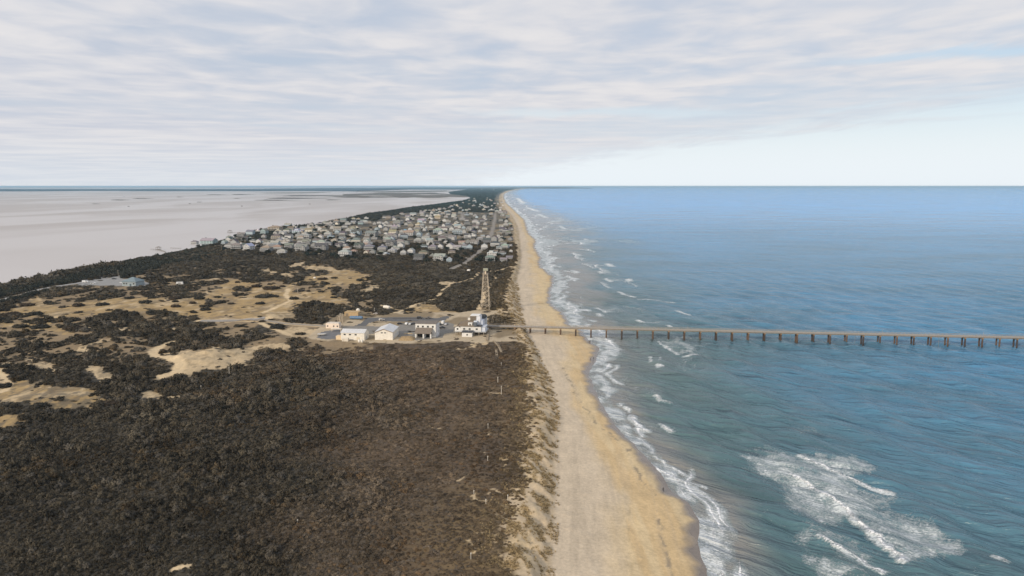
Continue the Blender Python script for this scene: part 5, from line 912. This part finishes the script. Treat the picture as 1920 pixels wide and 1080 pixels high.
# individual village trees, countable shrubs
def tree_proto(k):
    rng = np.random.default_rng(300 + k); h = 6.5 + rng.uniform(-.6, .9); tr = MB().bar((0, 0, -.6), (.1, 0, h * .55), .28, 7, .14)
    for i in range(4): a = rng.uniform(0, 6.28); tr.bar((.05, 0, h * .3 + i * .4), (1.6 * math.cos(a), 1.6 * math.sin(a), h * .62 + i * .2), .11, 5, .05)
    v, f = crown(rng, 13, 40, .26, 1.0, .75); v = v * np.array([3.2, 3.2, 4.0]) + np.array([0, 0, h - 4.3])
    me = np_mesh('crown', v, f, [M_CROWN]); return tr.mesh('trunk', M_WOOD), me
TP = [tree_proto(k) for k in range(6)]
def tree(x, y, z_, k, sc, colr, label, group):
    o = thing('evergreen_tree', label, 'tree', (x, y, z_), random.uniform(0, 6.28), group); o.scale = (sc * random.uniform(.9, 1.25), sc * random.uniform(.9, 1.25), sc * random.uniform(.8, 1.1)); link('trunk', TP[k][0], o).color = (.09, .075, .06, 1); link('crown', TP[k][1], o).color = (*colr, 1); BUILT.append((x, y, 2))
GREENS = [(.050, .056, .040), (.042, .046, .036), (.062, .058, .042), (.040, .052, .044)]
nt = 0; tries = 0
while nt < 300 and tries < 9000:
    tries += 1; py_ = 396 + 98 * random.random(); px_ = random.uniform(360, 960)
    if not inpoly(np.array([px_]), np.array([py_]), VIL)[0]: continue
    x, y, z_ = G(px_, py_)
    if segdist(np.array([x]), np.array([y]), STREETW[0][0])[0] < 9 or segdist(np.array([x]), np.array([y]), STREETW[1][0])[0] < 11 or not free(np.array([x]), np.array([y]))[0]: continue
    tree(x, y, z_, nt % 6, random.uniform(.85, 1.45), random.choice(GREENS), 'dark tree by the ' + min(HLAB, key=lambda h_: (h_[0] - x) ** 2 + (h_[1] - y) ** 2)[2], 'evergreen trees among the village houses'); nt += 1
SHR = zB([(220,285),(265,228),(410,300),(175,334),(20,186),(690,156),(625,195),(615,164),(685,290),(150,216),(330,214),(600,251),(870,172),(890,154),(290,500),(1200,380),(1000,300),(455,545),(40,490),(320,490)]) + zC([(355,500),(700,412),(995,410),(910,472),(1295,455),(1300,420),(1300,520),(1600,420),(1520,475),(1690,520),(1880,470),(60,510),(1680,560),(1530,595),(340,430),(1840,400),(1000,605),(760,620)]) + zA([(240,325),(65,330),(70,245),(180,265),(10,300),(150,410),(270,415),(500,425),(500,365),(480,715),(270,950),(260,990),(750,935),(20,815),(1215,760),(850,930),(60,380),(0,370),(860,370),(30,680)])
SW = [(190,40),(150,30),(75,25),(75,14),(50,20),(50,14),(80,20),(90,25),(55,15),(80,18),(60,15),(50,14),(70,18),(30,10),(110,40),(70,18),(60,16),(80,30),(70,30),(80,35)]
SPM = []
for k in range(6):
    rng = np.random.default_rng(400 + k); v, f = crown(rng, 20, 30, .15, .75, .95); v[:, 2] = np.maximum(v[:, 2], -.12); SPM.append(np_mesh('shrub', v, f, [M_CROWN]))
SHK = lambda i_: 0 if i_ < len(SW) else 1 if i_ < len(SW) + 18 else 2
RANK = {}
for kk in range(3):
    for r_i, i_ in enumerate(sorted([i_ for i_ in range(len(SHR)) if SHK(i_) == kk], key=lambda i_: SHR[i_][0])): RANK[i_] = r_i
for i, (px_, py_) in enumerate(SHR):
    x, y, z_ = G(px_, py_); m = mpp(px_, py_); wpx = SW[i][0] / 3.692 if i < len(SW) else (random.uniform(14, 30) if i < len(SW) + 18 else random.uniform(18, 42)); r = wpx * m / 2 * .82; h_ = min(.62 * r, 3.4) * random.uniform(.8, 1.1)
    o = link('shrub', SPM[i % 6]); o.location = (x, y, z_ - .1); o.rotation_euler = (0, 0, random.uniform(-.3, .3)); o.scale = (r, r * random.uniform(.7, .95), h_ * 1.35); o.color = (*random.choice([(.060, .054, .042), (.050, .048, .040), (.075, .058, .042)]), 1)
    tag(o, ('wide dark shrub' if wpx > 26 else 'small dark shrub') + f', {nth(min(RANK[i], 19))} ' + ('on grass behind the access road', 'on the flat below the blue building', 'on sand at the left edge')[SHK(i)], 'shrub', 'separate dark shrubs on the dune grass')

# scrub thicket, woods and dune grass
def veg(y0, y1, sp, smin, smax, ulo=-1.0, uhi=.26):
    x, y, s = candidates(y0, y1, ulo, uhi, sp, smin, smax); m = (x > SND(y) + 4) & (x < TOE(y)); return x[m], y[m], s[m]
x, y, s = veg(150, 1500, .0056, 1.25, 5.2); x2, y2, s2 = veg(150, 1500, .0118, 2.6, 9.8); k_ = RNG.uniform(0, 1, len(x2)) < .80 * sm(.38, .54, fbm(x2 / 14, y2 / 18, 303, 3)) * (1 - .6 * sm(-60, -25, x2) * (y2 < 560)); lay = np.r_[np.zeros(len(x)), np.ones(k_.sum())]; x = np.r_[x, x2[k_]]; y = np.r_[y, y2[k_]]; s = np.r_[s, s2[k_] * .72]; z_ = height(x, y); px, py, tan, sand, clr, path, st, vil = regions(x, y, z_)
q = np.clip((TOE(y) - x) / np.maximum(TOE(y) - np.minimum(CREST(y), TOE(y) - 6), 1), 0, 9)
r_ = RNG.uniform(0, 1, len(x)); lo = fbm(x / 18, y / 24, 211, 4); keep = z_ > .55
yel = tan & (py > 700); dens = np.where(yel, .18 * sm(.4, .6, lo), np.where(tan, .13 * sm(.46, .62, fbm(x / 9, y / 13, 313, 3)), np.where(sand, .05, np.where(clr, .02 + .5 * sm(.60, .68, lo), 1.0)))) * (1 - path)
dens = dens * np.where(vil, .85, 1) * (1 - st) * sm(1.0, 1.5, q + (fbm(x / 6, y / 8, 213, 3) - .5) * .9)
gapn = fbm(x / 20, y / 26, 301, 4); gapz = sm(430, 520, y) * sm(1150, 950, y) * (px < 700) * sm(60, 110, x - SND(y)); dens *= 1 - .88 * gapz * sm(.54, .45, gapn)
_, _, tA, sA, cA, pA, stA, vA = regions(x, y + 5 + .003 * y, height(x, y + 5 + .003 * y)); openb = np.maximum.reduce([tA * 1., sA * 1., cA * 1., pA]); _, _, tA, sA, cA, pA, stA, vA = regions(x, y + 11 + .008 * y, height(x, y + 11 + .008 * y)); openb2 = np.maximum.reduce([pA, cA * 1.]) * sm(480, 560, y); openb = np.maximum(openb, openb2)
dens *= 1 - .45 * openb
redm = sm(430, 820, px + (fbm(x / 40, y / 40, 81, 3) - .5) * 500) * sm(600, 670, py)
dens *= 1 - .22 * redm * sm(.5, .66, fbm(x / 12, y / 16, 215, 4))
keep &= (r_ < dens) & free(x, y); x, y, s, z_, px, py, redm, q, openb, gapn, gapz, lay, vil = [a[keep] for a in (x, y, s, z_, px, py, redm, q, openb, gapn, gapz, lay, vil)]
N = len(x); big = fbm(x / 15, y / 18, 217, 3); wood = sm(75, 25, x - SND(y)) * (y > 560) * ~((px < 490) & (py > 425) & (py < 496))
rad = s * .78 * RNG.uniform(.6, 1.35, N) * (1 + .5 * wood); rad *= (1 - .25 * redm * lay) * (1 - .12 * (1 - lay)); hh = np.clip(rad * RNG.uniform(.8, 1.35, N), .5, 4.2) * (1 - .52 * redm) * (.55 + .9 * big) * (1 + .9 * wood) * (1 - .30 * sm(430, 620, y) * (1 - wood)) * (1 + gapz * .35 * sm(.47, .62, gapn)) * (1 + .5 * vil) * (1 + .08 * lay) * (.80 + .20 * lay) * (1 - .62 * openb)
base = np.array([.066, .056, .040])[None] * (1 - redm[:, None]) + np.array([.106, .079, .053])[None] * redm[:, None]; tn = fbm(x / 9, y / 11, 219, 3)
tint = base * (.62 + .75 * tn[:, None]) * RNG.uniform(.60, 1.45, (N, 1)) * (1 + .18 * lay[:, None]); tint *= (.62 + .76 * fbm(x / 48, y / 60, 321, 3))[:, None]; rusty = (fbm(x / 14, y / 16, 221, 3) > .6) & (RNG.uniform(0, 1, N) < .35); tint[rusty] *= np.array([1.15, 1.02, .86]); grey = RNG.uniform(0, 1, N) < .16; tint[grey] = tint[grey] * .8 + np.array([.040, .038, .036])  # big bush layer tinted lighter, lit tops put into the colour
near = sm(3.2, 1.1, q); tint = tint * (1 - .45 * near[:, None]) + np.array([.16, .115, .06])[None] * .45 * near[:, None]
protos = [crown(np.random.default_rng(500 + k), 6, 26, .26, .8, .6) for k in range(7)]
scatter('scrub', 'dark grey brown maritime scrub thicket covering the island', protos, np.c_[x, y, z_ - .12], np.c_[RNG.uniform(-.15, .15, (N, 2)), RNG.uniform(0, 6.28, N)], np.c_[rad * RNG.uniform(.85, 1.2, N), rad, hh], tint, M_LEAF)
print('scrub', N)
x, y, s = veg(560, 30000, .0042, 4.2, 40, -1.0, .05); z_ = height(x, y); px, py, tan, sand, clr, path, st, vil = regions(x, y, z_); wsh = x - SND(y)
lo = fbm(x / 60, y / 90, 231, 3); wd_ = np.where(y < 1150, 85 + 60 * lo, np.where(y < 3300, 80 + 120 * lo, 1e5))
ok = (z_ > .5) & ~tan & ~sand & (wsh < wd_) & (st < .3) & (TOE(y) - x > 30 + .006 * y) & free(x, y) & (RNG.uniform(0, 1, len(x)) < np.where((px < 480) & (py < 490) & (py > 425), .10, np.where(vil, .52, np.where(y > 3300, .62, .92))))
sl = np.array(wpts([(-60,577),(0,563),(60,547),(115,536),(150,531),(185,522),(225,516)])); ok &= segdist(x, y, [tuple(p) for p in sl]) > 9
cl_ = [W5(a, b_) for a, b_ in zC([(20,238),(150,190),(300,165),(440,140),(590,110),(620,150),(800,170),(960,200),(980,235),(800,262),(560,255),(400,235),(250,240),(100,248)])]; ok &= ~inpoly(x, y, cl_)
for dy_ in (14, 28, 42, 56): ok &= ~inpoly(x, y + dy_, cl_) & (segdist(x, y + dy_, [tuple(p) for p in sl]) > 7)
x, y, s, z_, wsh = [a[ok] for a in (x, y, s, z_, wsh)]; N = len(x); edge_ = sm(0, 22, wsh)
rad = s * .8 * RNG.uniform(.7, 1.3, N); hh = np.where(inpoly(*PIX(x, y, z_), VIL), .62, 1.0) * np.clip(s * 1.0, 5.0, 8.5) * RNG.uniform(.7, 1.2, N) * (.45 + .55 * edge_)
tint = np.array([.046, .048, .038])[None] * (.7 + .7 * fbm(x / 30, y / 40, 233, 3)[:, None]) * RNG.uniform(.7, 1.3, (N, 1)); fr_ = sm(2500, 6000, y)[:, None]; tint = tint * (1 - fr_) + np.array([.038, .060, .052])[None] * fr_ * RNG.uniform(.8, 1.2, (N, 1))  # woods shift to teal with distance, haze painted into the tint
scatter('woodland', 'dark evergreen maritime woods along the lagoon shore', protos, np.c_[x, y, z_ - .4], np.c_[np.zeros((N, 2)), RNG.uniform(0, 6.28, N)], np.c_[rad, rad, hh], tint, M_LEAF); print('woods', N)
x, y, s = candidates(150, 900, -.06, .24, .0022, .42, 2.0); q = np.clip((TOE(y) - x) / np.maximum(TOE(y) - np.minimum(CREST(y), TOE(y) - 6), 1), -1, 9); z_ = height(x, y)
stk = .55 * fbm((.4 * x - .92 * y) / 7, (.92 * x + .4 * y) / 2.2, 103, 4) + .45 * fbm(x / 2.5, y / 3.5, 104, 4); ok = (q > -.02) & (q < 2.6) & (RNG.uniform(0, 1, len(x)) < sm(.45, .60, stk) * .60 * sm(2.6, 1.4, q)) & free(x, y)
x, y, s, z_ = [a[ok] for a in (x, y, s, z_)]; N = len(x); sc = s * RNG.uniform(.8, 1.7, N); tint = np.array([.36, .275, .155])[None] * RNG.uniform(.55, 1.25, (N, 1))
scatter('dune_grass', 'dry tan grass tufts clinging to the front of the dune', [tuft(np.random.default_rng(600 + k)) for k in range(5)], np.c_[x, y, z_ - .05], np.c_[np.full(N, .05), np.full(N, .2), RNG.uniform(-.9, .9, N)], np.c_[sc, sc, np.clip(sc, .4, 1.4) * .9], tint, M_LEAF); print('tufts', N)

# ------------------------------------------------------------------ lagoon: docks, blinds, marsh, far shores
def isl(name, pts, z, colr, label, h_=.5, seed=1):
    """a low marsh island with a ragged rim"""
    p = np.array([P(a, b_, 0) for a, b_ in pts]); c = p.mean(0); sgm = []
    for i in range(len(p)):
        a, b_ = p[i], p[(i + 1) % len(p)]
        for t_ in np.linspace(0, 1, 8, endpoint=False): q_ = a + (b_ - a) * t_; sgm.append(c + (q_ - c) * (.82 + .36 * float(vn(np.array([i * 3.1 + t_ * 3]), np.array([seed * 7.7]), 5)[0])))
    n = len(sgm); mbx = MB(); mbx.hull([(*q_, -.5) for q_ in sgm], [(*(c + (q_ - c) * .97), h_) for q_ in sgm]); o = mbx.build(name, M_WOOD, None, colr); tag(o, label, kind='structure'); return o
MC = (.150, .130, .105)
for i, (a, b_, c_, h_) in enumerate(((208, 245, 375.2, 1.0), (248, 290, 372.2, .8), (172, 188, 382.3, .5), (386, 430, 365, .6), (432, 480, 364.8, .9), (438, 452, 372.2, .5), (368, 380, 379, .5), (478, 560, 375.5, 1.2), (500, 620, 372, 1.6), (610, 640, 375, .9), (520, 660, 367.3, 1.5), (330, 345, 369.5, .5))):
    mx = (a + b_) / 2; isl('marsh_island', [(a, c_), (a + (mx - a) * .5, c_ - h_), (mx, c_ - h_ * .8), (b_, c_ - h_ * .3), (mx, c_ + h_ * .6), (a + (mx - a) * .4, c_ + h_ * .5)], 0, MC, 'thin low marsh island lying in the pale lagoon', .8, i)
for i, pts in enumerate(([(600,369),(650,364),(720,361.5),(800,361),(850,363),(882,367),(890,370),(850,369.3),(800,370.5),(740,370.5),(680,371),(640,370.5)], [(640,359.8),(740,358.2),(830,357.2),(842,359),(800,360),(700,360.6)], [(480,361.5),(560,360.8),(620,360.2),(600,362.0),(540,362.6)])): isl('marsh', pts, 0, (.17, .145, .115), ('broad brown salt marsh reaching out from the far woods', 'distant strip of marsh beyond the broad salt marsh', 'distant thin marsh left of the salt marsh')[i], 1.0, 20 + i)
for i, pts in enumerate(([(660,366.5),(700,366),(740,366.2),(700,367)], [(770,365.2),(800,364.6),(840,365.2),(800,366)], [(690,369),(740,368.7),(730,369.5),(700,369.6)], [(590,365.5),(640,364.9),(640,366)])):
    p = [P(a, b_, 0) for a, b_ in pts]; o = MB().quad(*[(*q_, 1.06) for q_ in p]).build('pond', m_snd); tag(o, 'pale pond of standing water in the salt marsh', kind='structure')
def farland(name, x0, x1, y0, y1, h_, colr, label, seed):
    n = 160; xs = np.linspace(x0, x1, n); front = y0 + (fbm(xs / 2500, xs * 0 + seed, seed, 3) - .5) * (y1 - y0) * .5; top = h_ * (.55 + .9 * fbm(xs / 700, xs * 0 + 3, seed + 1, 4)); V = np.concatenate([np.c_[xs, front, xs * 0 - 1], np.c_[xs, front + 60, top], np.c_[xs, xs * 0 + y1, top + 2], np.c_[xs, xs * 0 + y1 + 50, xs * 0 - 1]])
    o = link(name, np_mesh(name, V, grid_faces(4, n), [M_CROWN], True)); o.color = (*colr, 1); tag(o, label, kind='structure')
farland('mainland', -46000, -3500, 17500, 26000, 14, (.06, .105, .15), 'long low wooded mainland on the horizon beyond the lagoon', 51)  # blue of the hazy distance is put into the land colour
farland('mainland', -9000, -1500, 26000, 40000, 20, (.06, .105, .15), 'fainter low mainland strip at the end of the lagoon', 53)  # same haze blue in the colour
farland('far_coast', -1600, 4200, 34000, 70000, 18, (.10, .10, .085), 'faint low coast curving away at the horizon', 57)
def dock(px_, py_, px2, py2, label, roof=True, m_=1.0):
    a = P(px_, py_, 1); b_ = P(px2, py2, 1); x, y = float(a[0]), float(a[1]); o = thing('dock', label, 'dock', (x, y, 0), 0); bx, by = float(b_[0]) - x, float(b_[1]) - y; L_ = math.hypot(bx, by); n_ = (-by / L_ * 1.0, bx / L_ * 1.0)
    MB().hull([(n_[0], n_[1], 1.3), (bx + n_[0], by + n_[1], 1.3), (bx - n_[0], by - n_[1], 1.3), (-n_[0], -n_[1], 1.3)], [(n_[0], n_[1], 1.6), (bx + n_[0], by + n_[1], 1.6), (bx - n_[0], by - n_[1], 1.6), (-n_[0], -n_[1], 1.6)]).build('walkway', M_WOOD, o, (.30, .26, .21))
    for i in range(0, int(L_), 7): t_ = i / L_; MB().bar((bx * t_, by * t_, -1.5), (bx * t_, by * t_, 1.3), .2).build('piling', M_WOOD, o, (.2, .17, .14))
    if roof:
        w_ = 4.5 * m_; MB().hip(-w_, w_, -w_, w_, 5.2, 2.0, .4).build('roof', M_ROOF, o, (.26, .23, .20))
        for u in (-w_ + .4, w_ - .4):
            for v in (-w_ + .4, w_ - .4): MB().box(u - .2, u + .2, v - .2, v + .2, -1.5, 5.2).build('post', M_WOOD, o, (.22, .19, .16))
        MB().box(-w_, w_, -w_, w_, 1.61, 1.9).build('platform', M_WOOD, o, (.3, .26, .21))
dock(431, 436, 458, 436.5, 'long dock with a roofed platform left of the village'); dock(297, 468, 310, 472, 'low boat dock with a small roof off the woods', True, .8); dock(320, 465, 340, 466, 'bare dock reaching out from the woods', False); dock(283, 467.3, 296, 468, 'thin outer finger of the low boat dock', False)
for px_, py_, lab in ((453.5, 387, 'dark hunting blind standing alone in the lagoon nearest the marsh'), (356, 382.3, 'small dark hunting blind in the middle of the lagoon'), (241, 387.5, 'small dark hunting blind below the long marsh islands'), (581, 383, 'dark hunting blind in the lagoon left of the woods'), (232.5, 369, 'tiny dark hunting blind far out above the islands')):
    x, y = P(px_, py_, 0); o = thing('hunting_blind', lab, 'hunting blind', (float(x), float(y), 0), .3, 'hunting blinds in the lagoon'); MB().box(-5, 5, -2.5, 2.5, .9, 3.4).build('screen', M_CLOTH, o, (.10, .085, .065))
    for u in (-4.5, 4.5): MB().bar((u, 0, -1.5), (u, 0, .9), .25).build('post', M_WOOD, o, (.12, .1, .08))
for px_, lab in ((903, 'far pale water tower above the distant woods, left one'), (926, 'far pale water tower above the distant woods, right one')):
    x, y = P(px_, 357.5, 5); o = thing('water_tower', lab, 'water tower', (float(x), float(y), 4), 0, 'distant water towers'); MB().bar((0, 0, 0), (0, 0, 34), 2.2, 10).build('stem', M_METAL, o, (.7, .72, .74)); MB().lathe([(2.5, 32), (8, 36), (9, 40), (7.5, 44), (1, 46)], 14).build('tank', M_METAL, o, (.74, .76, .78))

# ------------------------------------------------------------------ beach walkers
def person(x, y, z_, rz, shirt, trousers, label):
    me = bpy.data.meshes.new('person'); J = [((0, 0, .95), .14), ((0, 0, 1.2), .15), ((0, 0, 1.42), .16), ((0, 0, 1.53), .06), ((0, .02, 1.66), .105), ((0, .02, 1.78), .07), ((-.1, 0, .9), .10), ((-.12, .14, .5), .075), ((-.12, .02, .08), .05), ((-.12, .16, .04), .045), ((.1, 0, .9), .10), ((.12, -.06, .5), .075), ((.12, -.26, .10), .05), ((.12, -.12, .05), .045), ((-.22, 0, 1.42), .06), ((-.27, -.05, 1.14), .05), ((-.28, .06, .88), .038), ((.22, 0, 1.42), .06), ((.27, .05, 1.14), .05), ((.28, .16, .90), .038)]
    E_ = [(0, 1), (1, 2), (2, 3), (3, 4), (4, 5), (0, 6), (6, 7), (7, 8), (8, 9), (0, 10), (10, 11), (11, 12), (12, 13), (2, 14), (14, 15), (15, 16), (2, 17), (17, 18), (18, 19)]
    me.from_pydata([j[0] for j in J], E_, []); me.materials.append(M_CLOTH); o = link('person', me); o.location = (x, y, z_); o.rotation_euler = (0, 0, rz); o.color = (*trousers, 1); sk = o.modifiers.new('skin', 'SKIN')
    for v_, j in zip(me.skin_vertices[0].data, J): v_.radius = (j[1], j[1])
    me.skin_vertices[0].data[0].use_root = True; o.modifiers.new('smooth', 'SUBSURF').levels = 1; o.modifiers[-1].render_levels = 1
    jk = MB().lathe([(.19, .92), (.21, 1.1), (.225, 1.3), (.19, 1.45), (.08, 1.52)], 12).build('jacket', M_CLOTH, o, shirt); hr = MB().lathe([(.12, 1.66), (.125, 1.74), (.08, 1.81), (.01, 1.83)], 10, (0, .02, 0)).build('hair', M_CLOTH, o, (.05, .035, .025)); tag(o, label, 'person', 'people on the beach')
for px_, py_, rz, sh_, tr_, lab in ((1107.5, 676, .4, (.12, .08, .06), (.04, .04, .05), 'person in brown jacket walking on the beach just below the pier, left of two'), (1113, 674.5, .2, (.05, .05, .06), (.06, .05, .04), 'person in black jacket walking on the beach just below the pier, right of two'), (1243.5, 922, 2.9, (.10, .09, .08), (.05, .05, .07), 'person in dark clothes standing alone near the surf edge')):
    x, y = P(px_, py_, .6); z_ = hz(x, y); x, y = P(px_, py_, z_); person(float(x), float(y), hz(x, y), rz, sh_, tr_, lab)

# ------------------------------------------------------------------ sea air
hm = bpy.data.materials.new('sea haze'); hm.use_nodes = True; t = NT(hm.node_tree); t.n.clear(); pv = t.node('ShaderNodeVolumePrincipled'); pv.inputs['Color'].default_value = (.52, .79, 1, 1); pv.inputs['Density'].default_value = 2.3e-5; pv.inputs['Anisotropy'].default_value = 0
ou = t.node('ShaderNodeOutputMaterial'); t.l.new(pv.outputs[0], ou.inputs['Volume'])
hb = MB().box(-150000, 150000, -2500, 96000, -9, 124).build('haze', hm); tag(hb, 'thin pale blue sea haze over the whole scene', kind='stuff')
